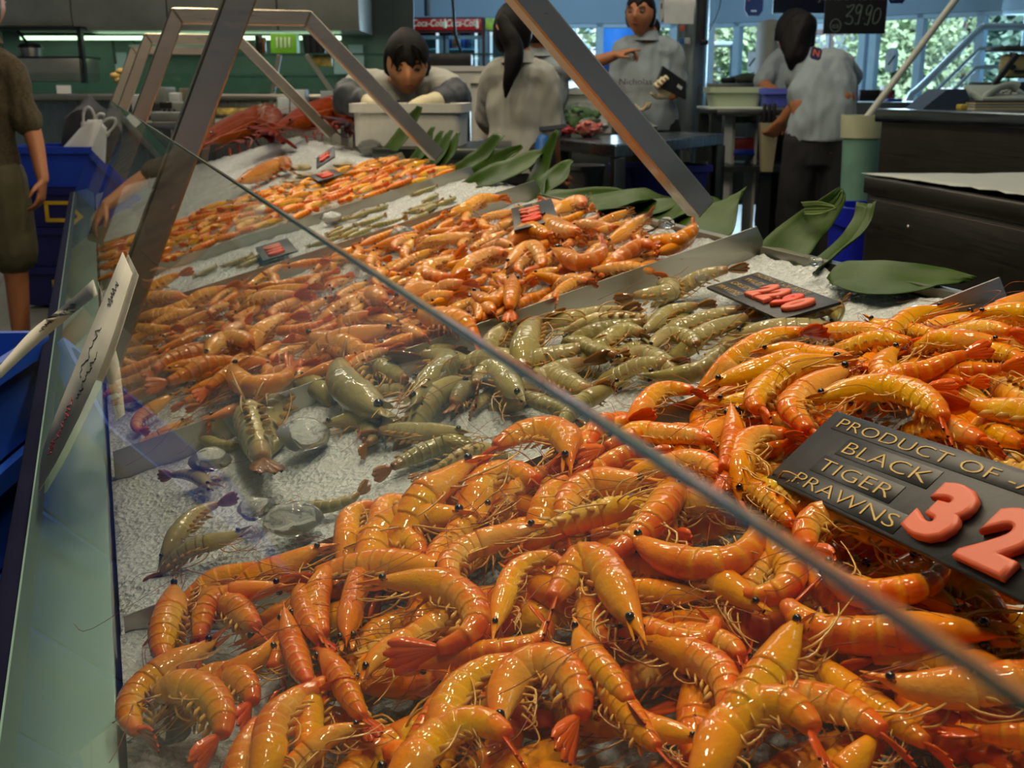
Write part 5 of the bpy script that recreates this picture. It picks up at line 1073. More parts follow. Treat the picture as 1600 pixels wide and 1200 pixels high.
# ------------------------------------------------------------------ second work table with tubs, knives and the rack beneath
D2 = 6.3; z2 = zv(1150, 171, D2)
t2 = thing('steel_table', 'dark cutting table holding the cream tub, beside the steel column', 'table', vf(ru(1170, D2), D2, 0)); x0, x1 = ru(1117, D2), ru(1300, D2)
part(t2, 'table_top', vbox((x0 + x1) / 2, D2 - .1, z2 - .03, x1 - x0, .6, .03, .004), DARKS, world=True); part(t2, 'cutting_board', vbox(ru(1165, D2), D2 - .08, z2, .42, .4, .014, .004), simple('board_pale', (196, 206, 196), .6), world=True)
for u in (1122, 1205, 1290):
    for dd in (0, .42): part(t2, 'leg', vbox(ru(u, D2), D2 + dd, 0, .06, .05, z2 - .03), DARKS, world=True)
part(t2, 'under_shelf', vbox((x0 + x1) / 2, D2 - .05, zv(1150, 268, D2), x1 - x0, .5, .03), DARKS, world=True)
tub('cream plastic tub on the cutting board', vf(ru(1153, D2), D2 + .12, z2 + .014), ru(1195, D2) - ru(1115, D2), .26, zv(1150, 136, D2) - z2 - .014, CREAMT)
tub('lilac blue tub beside the cream tub, against the bending man', vf(ru(1214, D2), D2 - .0, z2 + .014), .18, .2, zv(1150, 138, D2) - z2 - .014, BLUEL)
kh = thing('knife_holder', 'pale hanging knife holder with dark knife handles on the cutting table', 'knife holder', M=vmat(ru(1205, D2 - .14), D2 - .16, 0)); za, zb2 = zv(1205, 268, D2 - .14), zv(1205, 192, D2 - .14)
part(kh, 'pouch', ([V3((x, y, z)) for x, y, z in ((-.028, 0, za), (.028, 0, za), (.05, 0, zb2), (-.05, 0, zb2), (-.028, .05, za), (.028, .05, za), (.05, .05, zb2), (-.05, .05, zb2))], [(0, 1, 2, 3), (7, 6, 5, 4), (0, 4, 5, 1), (1, 5, 6, 2), (2, 6, 7, 3), (3, 7, 4, 0)]), simple('holder_beige', (150, 142, 112), .6), smooth=False)
for k in range(3): part(kh, 'knife_handle', box(.018, .022, .1, (-.028 + k * .026, .025, zb2 + .05), .005), BLACK)
RACK = thing('storage_rack', 'dark open rack with red and blue packets under the cutting table', 'rack', vf(ru(1168, D2 + .3), D2 + .3, 0)); d = D2 + .15
for v in (192, 243): part(RACK, 'shelf', vbox(ru(1168, d), d, zv(1168, v, d), ru(1185, d) - ru(1150, d), .25, .012), BLACK, world=True)
for u in (1150, 1186): part(RACK, 'upright', vbox(ru(u, d), d, 0, .015, .25, zv(1168, 180, d)), PAPER, world=True)
item('packet', 1153, 1183, 216, 234, d, .2, simple('pk_red', (140, 36, 44), .5, var=.4, nscale=30), 'red packets on the lower rack shelf', 'packet'); item('crate', 1152, 1184, 233, 243, d - .01, .2, BLUE, 'small blue crate on the lower rack shelf', 'crate'); item('packet', 1155, 1180, 183, 191, d, .18, GREENS, 'greenish packets on the upper rack shelf', 'packet')
item('foam_slab', 1195, 1206, 30, 135, 8.6, .4, simple('panel_cream', (196, 196, 180), .7), 'tall cream panel edge standing by the window behind the bending man', 'panel'); item('foam_slab', 1192, 1224, 31, 128, 8.8, .05, MATS['panel_cream'], 'tall cream panel standing by the window behind the bending man', 'panel')
item('sill_bench', 1098, 1240, 130, 320, 8.2, .5, DARKS, 'dark bench under the window with gloves on it', 'bench', bev=.01)
for i, (u, v, s_, m, lab) in enumerate([(1142, 124, .05, BLACK, 'black glove on the bench under the window'), (1150, 127, .04, WHT, 'white cloth on the bench under the window'), (1166, 126, .07, simple('bag_olive', (74, 84, 66), .6), 'olive bag on the bench under the window')]):
    p = vf(ru(u, 8.4), 8.4, zv(u, 130, 8.2)); single(['glove', 'cloth', 'bag'][i], ([w + p + V3((0, 0, s_ * .4)) for w in ico(s_, (0, 0, 0), 2, (1.6, 1, .6), .35, 2, i)[0]], ico(1, (0, 0, 0), 2)[1]), m, lab, ['glove', 'cloth', 'bag'][i])
# steel column, towel roll
cl = thing('steel_column', 'tall round steel column beside the woman in glasses', 'column', vf(ru(1079, 7.3), 7.3, 0)); part(cl, 'shaft', lathe([(0, 0), (.098, 0), (.098, 3.2), (0, 3.2)], 32), brushed('column_steel', (150, 158, 156), .28, (1, 1, .6)))
part(cl, 'conduit', tube([vf(ru(1094, 7.15), 7.15, 3.2), vf(ru(1093, 7.15), 7.15, zv(1093, 66, 7.15))], .022, 8), BLACK, world=True); part(cl, 'power_plug', vbox(ru(1098, 7.1), 7.1, zv(1093, 70, 7.1), .05, .05, .03, .008), BLACK, world=True)
for i, (u, v, s_, m) in enumerate([(1065, 64, .034, simple('stk_blue', (60, 110, 170), .5)), (1074, 64, .034, WHT), (1066, 44, .03, simple('stk_red', (200, 90, 70), .5)), (1066, 34, .026, WHT)]): part(cl, 'sticker', xf(box(s_, .004, s_ * 1.1, bevel=.001), Matrix.Translation(pv(u, v, 7.2)) @ RM), m, world=True)
tw = thing('paper_towel', 'white paper towel roll hanging in front of the steel column', 'paper towel', pv(1058, 10, 6.8)); part(tw, 'roll', xf(lathe([(.02, -.09), (.085, -.09), (.085, .09), (.02, .09)], 24), Matrix.Rotation(pi / 2, 4, 'Y') @ Matrix.Rotation(.3, 4, 'X')), WHT); part(tw, 'hanger', tube([(0, 0, .08), (0, 0, 1.6)], .006, 6), BLACK); part(tw, 'sheet', xf(box(.17, .002, .1, (0, -.085, -.05)), RM), WHT)
# emblem pennants, board and chalkboard under the ceiling
NAVY = simple('pennant_navy', (22, 34, 74), .6); ORA = simple('emblem_orange', (206, 92, 70), .5)
def pennant(u, vb, d, w, h, lab):
    M = frame_m(pv(u, vb, d), RT, V3((0, 0, 1))); t = thing('pennant', lab, 'pennant', M=M)
    part(t, 'cloth', prism([(-w * .3, 0), (w * .3, 0), (w / 2, h * .14), (w / 2, h), (-w / 2, h), (-w / 2, h * .14)], .008), NAVY)
    g = text_geo('N', h * .62, .002, off=.003); part(t, 'letter', xf(g, Matrix.Translation((w * .10, h * .62, .010))), ORA, smooth=False); part(t, 'letter', xf(box(w * .09, h * .42, .004), Matrix.Translation((-w * .3, h * .6, .010))), ORA)
    for s_ in (-.4, .4): part(t, 'hanging_cord', tube([(w * s_, h, .004), (w * s_, h + 1.2, .004)], .002, 4), BLACK)
    part(t, 'small_lettering', box(w * .3, h * .035, .003, (0, h * .13, .009)), WHT)
pennant(1177, 25, 12.9, .20, .40, 'navy pennant with an orange letter emblem above the window beside the wall cable'); pennant(1400, 6, 12.0, .20, .40, 'navy pennant hanging beside the chalkboard, only its tip showing')
single('menu_board', xf(mb(box(.44, .03, .5, (0, 0, .25), .004), box(.01, .01, 1.2, (-.2, 0, 1.05)), box(.01, .01, 1.2, (.2, 0, 1.05))), frame_m(pv(1252, 21, 9), RT, HV)), simple('board_navy', (14, 22, 46), .4), 'dark navy board hanging beside the chalkboard', 'board')
DC = 7.2; M = frame_m(pv(1334, 53, DC), RT, V3((0, 0, 1))); cw = ru(1383, DC) - ru(1288, DC); cb = thing('chalkboard', 'hanging black chalkboard reading 39.90', 'chalkboard', M=M)
CH = simple('chalk', (104, 116, 104), .8); ch_ = .36
part(cb, 'board', box(cw, ch_, .02, (0, ch_ / 2, 0), .003), simple('slate', (14, 17, 17), .7)); sc_ = cw / 95.0
def stroke(P, r=.0042): return tube(cr([V3((x * sc_, y * sc_, .012)) for x, y in P], 26), r, 5)
for P in ([(-14, 42), (-13, 38), (-9, 41), (-3, 42), (-8, 33), (-15, 25), (-8, 26), (-4, 20), (-8, 14), (-16, 16)], [(8, 40), (4, 43), (0, 36), (2, 29), (7, 34), (9, 42), (6, 22), (4, 14), (-1, 15)], [(12, 23), (12.5, 22)], [(24, 40), (20, 42), (16, 34), (18, 27), (23, 33), (25, 40), (21, 20), (19, 13), (14, 15)], [(34, 38), (29, 33), (27, 22), (28, 15), (34, 17), (38, 26), (37, 36), (33, 37)]): part(cb, 'chalk_digit', stroke(P), CH)
part(cb, 'chalk_ring', stroke([(-30 + 8 * cos(a * .4), 12 + 9.5 * sin(a * .4)) for a in range(17)], .0035), CH)
part(cb, 'chalk_lettering', xf(text_geo('ea', .05, .001), Matrix.Translation((-30 * sc_, 12 * sc_, .012))), CH, smooth=False); part(cb, 'chalk_lettering', xf(text_geo('JUMBO PRAWNS', .062, .001), Matrix.Translation((0, 54 * sc_, .012))), CH, smooth=False)
for s in (-.18, .18): part(cb, 'hanging_wire', tube([(s, ch_, 0), (s, ch_ + 1.4, 0)], .002, 4), BLACK)
single('wall_cable', tube(cr([pv(1127, -5, 13.6), pv(1122, 20, 13.6), pv(1112, 42, 13.6), pv(1104, 56, 13.6)], 20), .008, 5), BLACK, 'thin dark cable drooping from the ceiling to the column plug', 'cable')

# ------------------------------------------------------------------ right-hand counters
CABM = brushed('cabinet_dark', (104, 98, 90), .38, (1, 1, 30), .2)
def cab_m(z, p, q):
    a, b_ = at_z(*p, z), at_z(*q, z); ex = V3((b_.x - a.x, b_.y - a.y, 0)).normalized(); return frame_m((a.x, a.y, 0), ex, V3((0, 0, 1)).cross(ex))
def lbox(M, x, y, z, sx, sy, sz, bevel=0.0): return xf(box(sx, sy, sz, (x + sx / 2, y + sy / 2, z + sz / 2), bevel), M)
D4 = 4.3; zc = zv(1420, 172, D4); M4 = cab_m(zc, (1367, 170), (1600, 177)); cb4 = thing('steel_cabinet', 'dark steel counter in front of the bay window, holding the telephone', 'counter', vf(ru(1500, D4), D4, 0)); x0, x1 = ru(1368, D4), ru(1780, D4)
part(cb4, 'cabinet', lbox(M4, .01, .03, 0, 1.9, .72, zc - .05), CABM, world=True); part(cb4, 'worktop', lbox(M4, 0, 0, zc - .05, 1.92, .8, .05, .006), brushed('worktop_steel', (132, 140, 142), .2, (30, 1, 1)), world=True)
BK = simple('book_dark', (28, 34, 40), .5); PG = simple('book_pages', (176, 168, 140), .7)
for i, (v0, v1, lab) in enumerate(((170, 176, 'pale flat ledger at the bottom of the book stack'), (163, 170, 'thick dark book under the telephone'))):
    t = thing('book', lab, 'book', vf(ru(1575, D4), D4 + .05, zc)); za, zb3 = zv(1560, 173, D4) + (0 if i == 0 else .018), 0
    part(t, 'pages', vbox(ru(1578, D4) + .05, D4 + .055, za + .003, .30, .22, .012, .001), PG, world=True); part(t, 'cover', mb(vbox(ru(1578, D4) + .05, D4 + .05, za, .31, .23, .003), vbox(ru(1578, D4) + .05, D4 + .05, za + .015, .31, .23, .003)), WHT if i == 0 else BK, world=True)
zph = zv(1560, 173, D4) + .037; tp_ = thing('telephone', 'pale grey desk telephone on the dark book', 'telephone', vf(ru(1575, D4), D4 + .1, zph)); PHN = simple('phone_grey', (136, 150, 142), .45)
part(tp_, 'base', xf(box(.2, .2, .03, (0, 0, .03), .01), vmat(ru(1588, D4), D4 + .16, zph - .01) @ Matrix.Rotation(.25, 4, 'X')), PHN, world=True)
part(tp_, 'handset', tube(cr([pv(1538, 157, D4 + .08), pv(1545, 147, D4 + .08), pv(1562, 137, D4 + .1), pv(1580, 133, D4 + .12), pv(1590, 137, D4 + .12)], 16), [.02, .017, .015, .014, .014, .014, .014, .014, .014, .014, .014, .014, .015, .017, .02, .02], 10), PHN, world=True)
for k in range(9): part(tp_, 'key', xf(box(.018, .014, .006, (-.02 + (k % 3) * .03, -.05 + (k // 3) * .03, .048), .002), vmat(ru(1588, D4), D4 + .16, zph - .01) @ Matrix.Rotation(.25, 4, 'X')), WHT, world=True)
s3 = thing('till_scale', 'yellowish label scale with dark display above the telephone', 'scale', vf(ru(1590, D4), D4 + .4, zc)); SCY = simple('scale_yellow', (150, 146, 100), .5)
part(s3, 'body', vbox(ru(1615, D4 + .4), D4 + .38, zc, .36, .25, zv(1590, 128, D4 + .4) - zc, .01), BLACK, world=True); part(s3, 'head', vbox(ru(1615, D4 + .4), D4 + .4, zv(1590, 122, D4 + .4), ru(1660, D4 + .4) - ru(1570, D4 + .4), .1, zv(1590, 84, D4 + .4) - zv(1590, 122, D4 + .4), .02), SCY, world=True)
part(s3, 'display', vbox(ru(1594, D4 + .4), D4 + .395, zv(1590, 114, D4 + .4), .06, .01, .012), BLACK, world=True); part(s3, 'knob', xf(lathe([(0, 0), (.012, 0), (.01, .012), (0, .012)], 12), Matrix.Translation(pv(1582, 105, D4 + .39)) @ RM @ Matrix.Rotation(pi / 2, 4, 'X')), BLACK, world=True)
part(s3, 'tilted_arm', beam(pv(1532, 160, D4 + .3), pv(1590, 84, D4 + .3), .02, .02), BLACK, world=True); part(s3, 'lid', vbox(ru(1615, D4 + .4), D4 + .36, zv(1590, 80, D4 + .4), .3, .2, .02, .005), DARKS, world=True)
single('paper_tray', xf(prism([(-.11, 0), (.09, 0), (.05, .075), (-.02, .075)], .2), Matrix.Translation(vf(ru(1513, D4), D4 + .35, zc)) @ RM @ Matrix.Rotation(pi / 2, 4, 'X')), simple('tray_navy', (44, 62, 84), .5), 'dark slanted paper tray beside the telephone', 'tray')
item('tape_dispenser', 1504, 1516, 163, 172, D4 + .02, .05, simple('yellow_soft', (180, 160, 60), .5), 'small yellow pad at the edge of the book', 'pad')
# cabinet with the white paper, nearer
zc5 = .885; e0, e1 = at_z(1352, 276, zc5), at_z(1366, 256, zc5); d5 = (e0 - CAM).dot(HV); r5 = e0.dot(RT)
cb5 = thing('steel_cabinet', 'low dark steel cabinet with white paper spread on top', 'counter', vf(r5 + .5, d5, 0))
M5 = cab_m(zc5, (1352, 276), (1600, 318))
part(cb5, 'cabinet', lbox(M5, 0, .01, .04, 1.1, .72, zc5 - .09, .004), CABM, world=True); part(cb5, 'worktop', lbox(M5, -.01, 0, zc5 - .05, 1.12, .74, .05, .005), CABM, world=True)
part(cb5, 'drawer', lbox(M5, .05, -.006, zc5 - .26, 1.02, .02, .2, .003), CABM, world=True); part(cb5, 'door', lbox(M5, .05, -.006, .08, 1.02, .02, zc5 - .36, .003), CABM, world=True)
part(cb5, 'rivet', xf(lathe([(0, 0), (.005, 0), (.003, .003), (0, .003)], 10), M5 @ Matrix.Translation((.30, -.007, zc5 - .115)) @ Matrix.Rotation(pi / 2, 4, 'X')), STEEL, world=True)
V, F = [], []; N = 26
for i in range(N + 1):
    for j in range(9): x = .01 + 1.08 * i / N; dd = .02 + .66 * j / 8 - .02 * noise.noise(V3((i * .5, j, 0))); V.append(M5 @ V3((x + (.0 if i else .02 * (j - 4)), dd, zc5 + .004 + .010 * abs(noise.noise(V3((i * .35, j * .5, 5)))) + (.012 if j == 0 and i > 2 else 0) * (i / N) + .01 * (j == 8) * abs(sin(i * 1.3)))))
for i in range(N):
    for j in range(8): a = i * 9 + j; F.append((a, a + 1, a + 10, a + 9))
o = single('white_paper', (V, F), simple('butcher_paper', (186, 192, 186), .7, var=.03), 'large sheet of white wrapping paper spread over the low cabinet', 'paper'); o.modifiers.new('s', 'SOLIDIFY').thickness = .002
# bins and the pole
bn = thing('waste_bin', 'tall pale green waste bin with a cream rim beside the bending man', 'bin', vf(ru(1353, 5.28), 5.28, 0)); zt6 = zv(1348, 180, 5.28)
part(bn, 'body', lathe([(0, 0), (.06, 0), (.086, zt6 - .1), (.076, zt6 - .1), (.052, .01), (0, .01)], 24), simple('bin_green', (110, 154, 138), .5)); part(bn, 'rim', lathe([(.086, zt6 - .1), (.096, zt6 - .1), (.10, zt6), (.086, zt6), (.076, zt6 - .1)], 24), simple('bin_rim', (190, 194, 160), .5), label='cream rim')
single('pole_handle', tube([pv(1353, 186, 5.26), pv(1500, -10, 5.36)], .016, 10), simple('pole_white', (186, 190, 176), .45), 'long pale pole leaning out of the green bin', 'pole')
pt = at_z(1318, 440, .0); d6 = 4.15; tub('tall bright blue bin behind the upright leaves', vf(ru(1318, d6), d6 - .45, 0), .24, .24, zv(1322, 300, d6), simple('bin_blue', (16, 30, 170), .4, var=.06), 0, 'blue_bin', 'bin', .06)
for i, (u0, u1, v0, v1, d, m, lab) in enumerate([(1325, 1342, 134, 160, 8.3, BLUEL, 'blue tub on the far bench behind the bending man'), (1345, 1400, 140, 158, 9.0, BLACK, 'black stacked trays on the far bench'), (1390, 1412, 154, 162, 8.6, BLUE, 'flat blue packet on the far bench'), (1388, 1396, 134, 160, 8.8, simple('thin_red', (150, 50, 50), .5), 'slim red bottle on the far bench')]): item(['tub', 'tray', 'packet', 'bottle'][i], u0, u1, v0, v1, d, .2, m, lab, ['tub', 'tray', 'packet', 'bottle'][i])
item('far_bench', 1318, 1500, 160, 398, 8.2, .7, DARKS, 'dark bench under the bay window behind the green bin', 'bench')

# ------------------------------------------------------------------ customers' side: crates, bag
def crate(lab, p, L, W, H, rot=0.0, mat=BLUE, yellow=False, grp=None):
    t = thing('plastic_crate', lab, 'crate', M=Matrix.Translation(p) @ RM @ Matrix.Rotation(rot, 4, 'Z'), group=grp); part(t, 'tub', crate_shape(L, W, H, taper=.04, lip=.035), mat, ang=50)
    if yellow: 
        f = [box(.20, .006, .018, (0, -W / 2 - .001, H * .62)), box(.20, .006, .018, (0, -W / 2 - .001, H * .18)), box(.018, .006, H * .46, (-.09, -W / 2 - .001, H * .4)), box(.018, .006, H * .46, (.09, -W / 2 - .001, H * .4))]; part(t, 'label_frame', mb(*f), simple('frame_yellow', (196, 160, 30), .5), label='yellow card frame')
    return t
dcr = 5.9; xr = ru(78, dcr)
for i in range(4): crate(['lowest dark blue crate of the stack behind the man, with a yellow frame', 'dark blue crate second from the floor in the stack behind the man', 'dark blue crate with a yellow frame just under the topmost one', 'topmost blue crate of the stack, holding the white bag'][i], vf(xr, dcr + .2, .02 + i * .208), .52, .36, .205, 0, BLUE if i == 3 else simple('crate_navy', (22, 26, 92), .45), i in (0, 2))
zc3 = .02 + 3 * .208 + .02; bg = thing('plastic_bag', 'white plastic carrier bag with blue print standing in the topmost crate', 'bag', M=vmat(ru(97, dcr), dcr + .2, zc3)); hb = zv(100, 195, dcr) - zc3
V, F = bag_geo((0, 0, 0), .30, hb + .02, 11); part(bg, 'sack', ([V3((v.x + .07 * (v.z / hb) ** 1.5, v.y, v.z)) for v in V], F), BAGM, ang=180)
for dx, hh in ((.05, .085), (.115, .05)): part(bg, 'handle', tube(cr([(dx - .035, 0, hb - .04), (dx - .028, 0, hb + hh * .6), (dx, 0, hb + hh), (dx + .026, 0, hb + hh * .6), (dx + .03, 0, hb - .03)], 20), [.014] * 4 + [.007] * 12 + [.014] * 4, 6), BAGM)
for k in range(2): part(bg, 'printed_mark', xf(box(.006, .02, .045), Matrix.Translation((.125, -.05 - .012 * k, hb * (.30 + .12 * k)))), simple('print_blue', (30, 50, 120), .6))
single('dark_jacket', ([w + vf(ru(136, 6.3), 6.3, .86) for w in ico(.2, (0, 0, 0), 3, (.7, .8, 1.1), .25, 2, 4)[0]], ico(1, (0, 0, 0), 3)[1]), simple('jacket_dark', (44, 44, 46), .8), 'dark folded jacket heaped beside the white bag', 'jacket'); item('stool', 116, 160, 262, 470, 6.2, .3, BLACK, 'black stool under the dark jacket', 'stool')
# near crates, lower left
dn = 2.05; p = pv(46, 520, dn); mb_ = simple('crate_bright', (36, 84, 196), .38, var=.06)
for i in range(4):
    hz = p.z / 4; crate(['lowest blue crate of the near stack beside the glass', 'blue crate second from the floor in the near stack', 'blue crate just under the topmost of the near stack', 'bright blue crate topmost of the near stack beside the glass'][i], vf(ru(46, dn) - .27, dn - .17, .0 + i * hz), .5, .36, hz * .98, 0.06, mb_)
single('plastic_film', xf(box(.004, .3, .2, bevel=.001), vmat(ru(46, 1.75) + .02, 1.95, p.z - .45)), CLEAR, 'torn clear plastic film hanging from the near crates', 'film')
single('grey_mat', xf(box(.5, .3, .03, (0, 0, .015), .01), vmat(ru(60, 5.1), 5.1, .0)), simple('mat_grey', (120, 122, 118), .6), 'grey flattened carton on the floor by the crates', 'carton')

item('back_cabinet', 748, 1100, 160, 440, 7.75, .3, DARKS, 'long dark cabinet behind the women and the steel table', 'cabinet', bev=.01)
# ------------------------------------------------------------------ people
def etube(P, rx, ry, side, n=16, k=None):
    """closed tube with elliptical sections: rx along the given side vector, ry across it"""
    m = k or len(P) * 3; Q = cr(P, m) if len(P) > 2 else [V3(P[0]).lerp(V3(P[1]), i / (m - 1)) for i in range(m)]
    def lerp(R, q): x = q * (len(R) - 1); i = min(int(x), len(R) - 2); return R[i] + (R[i + 1] - R[i]) * (x - i)
    V, F = [], []
    for i, p in enumerate(Q):
        T = (Q[min(i + 1, m - 1)] - Q[max(0, i - 1)]).normalized(); a = (side - T * side.dot(T)).normalized(); b = T.cross(a); q = i / (m - 1)
        for j in range(n): th = 2 * pi * j / n; V.append(p + a * cos(th) * lerp(rx, q) + b * sin(th) * lerp(ry, q))
    for i in range(m - 1):
        for j in range(n): F.append((i * n + j, i * n + (j + 1) % n, (i + 1) * n + (j + 1) % n, (i + 1) * n + j))
    F.append(tuple(range(n))[::-1]); F.append(tuple((m - 1) * n + j for j in range(n))); return V, F
def limb(P, R, n=12): 
    m = 4 * len(P); Q = cr(P, m)
    rr = [R[min(int(i / (m - 1) * (len(R) - 1)), len(R) - 2)] * (1 - (i / (m - 1) * (len(R) - 1)) % 1) + R[min(int(i / (m - 1) * (len(R) - 1)) + 1, len(R) - 1)] * ((i / (m - 1) * (len(R) - 1)) % 1) for i in range(m)]
    rr[-1] = R[-1]; g = tube(Q, rr, n); return mb(g, ico(R[0] * .99, Q[0], 2), ico(R[-1] * .99, Q[-1], 2))
def weld(parts, vox, sm=3, folds=0.0):
    g = mb(*parts); o = mesh_obj('tmp', g, EYE, smooth=False); bm = bmesh.new(); bm.from_mesh(o.data); bmesh.ops.recalc_face_normals(bm, faces=bm.faces[:]); bm.to_mesh(o.data); bm.free()
    r = o.modifiers.new('r', 'REMESH'); r.mode = 'VOXEL'; r.voxel_size = vox
    s = o.modifiers.new('s', 'SMOOTH'); s.iterations = sm; s.factor = .6
    me = bpy.data.meshes.new_from_object(o.evaluated_get(bpy.context.evaluated_depsgraph_get()))
    V = [v.co.copy() for v in me.vertices]
    if folds: V = [v + me.vertices[i].normal * folds * (noise.noise(V3((v.x * 14, v.y * 14, v.z * 7))) + .6 * noise.noise(V3((v.x * 30 + 5, v.y * 30, v.z * 13)))) for i, v in enumerate(V)]
    F = [tuple(p.vertices) for p in me.polygons]; bpy.data.objects.remove(o); bpy.data.meshes.remove(me); return V, F
def head_geo(M, k=1.0):
    bm = bmesh.new(); bmesh.ops.create_icosphere(bm, subdivisions=5, radius=1); g = lambda x, y, s: math.exp(-(x * x + y * y) / (2 * s * s))
    for v in bm.verts:
        x, y, z = v.co; X, Y, Z = x * .074, y * .094, z * .112
        if z < 0: X *= 1 - .30 * (-z) ** 1.6; Y *= 1 - .22 * (-z) ** 1.5; Y += .012 * (-z) * (y > 0) * y
        if y > 0:
            Y += .021 * g(X, (Z + .018) * .7, .0105) + .012 * g(X, Z - .005, .010)                       # nose, bridge
            for s in (-1, 1): Y -= .010 * g(X - s * .031, Z - .008, .013); Y += .005 * g(X - s * .032, Z - .028, .014); Y += .004 * g(X - s * .036, Z + .02, .018)
            Y += .007 * g(X * .55, Z + .050, .008) - .003 * g(X * .5, Z + .0505, .0025) + .006 * g(X * .6, Z + .088, .014)
        v.co = V3((X, Y, Z)) * k
    a = from_bm(bm); parts = [a]
    for s in (-1, 1): parts.append(ico(.03 * k, (s * .074 * k, -.008 * k, -.008 * k), 3, (.28, .6, 1.05)))
    return [xf(p, M) for p in parts]
def hair_cap(M, k, low=-.6, fringe=.35, vol=1.10):
    bm = bmesh.new(); bmesh.ops.create_icosphere(bm, subdivisions=4, radius=1)
    for v in bm.verts:
        x, y, z = v.co; f = vol + .03 * noise.noise(v.co * 5)
        face = max(0, min(1, (y - .10) * 4)) * max(0, min(1, (fringe + .12 * sin(x * 9) - z) * 6)); under = max(0, min(1, (low - z) * 6)); q = max(face, under)
        f = f * (1 - q) + .80 * q; v.co = V3((x * .074 * f, y * .094 * f, z * .112 * (f if z < 0 else f * .95))) * k
    return xf(from_bm(bm), M)
def hand_geo(w, dr, pn, curl=.5, k=1.0, thumb=1, fing=None):
    """palm, four unequal bent fingers and a thumb; dr along the hand, pn out of the palm"""
    dr = V3(dr).normalized(); pn = V3(pn); pn = (pn - dr * pn.dot(dr)).normalized(); sd = dr.cross(pn) * thumb; w = V3(w); out = []
    out.append(etube([w - dr * .01 * k, w + dr * .03 * k, w + dr * .075 * k, w + dr * .092 * k], [.024 * k, .034 * k, .041 * k, .036 * k], [.017 * k, .016 * k, .014 * k, .009 * k], sd, 14, 12))
    for i, (o, ln) in enumerate(((.030, .068), (.010, .076), (-.010, .071), (-.029, .056))):
        c = curl if fing is None else fing[i]; p = w + dr * (.086 - .004 * (i == 3)) * k + sd * o * k; d = (dr + sd * o * 2.2).normalized(); P = [p - d * .012 * k, p]; a = 0
        for s, bl in ((.46, c), (.30, c * 1.1), (.24, c * .8)): a += bl; p = p + (d * cos(a) + pn * sin(a)) * ln * s * k; P.append(p)
        out.append(limb(P, [.0098 * k, .0092 * k, .0084 * k, .0078 * k, .0064 * k], 8))
    b = w + dr * .022 * k + sd * .026 * k; t = (dr * .62 + sd * .75 + pn * .25).normalized(); P = [b - t * .01, b + t * .026 * k, b + t * .05 * k + dr * .006 * k, b + t * .058 * k + dr * .03 * k + pn * .008 * k]
    out.append(limb(P, [.0145 * k, .0125 * k, .0105 * k, .0078 * k], 8)); return out
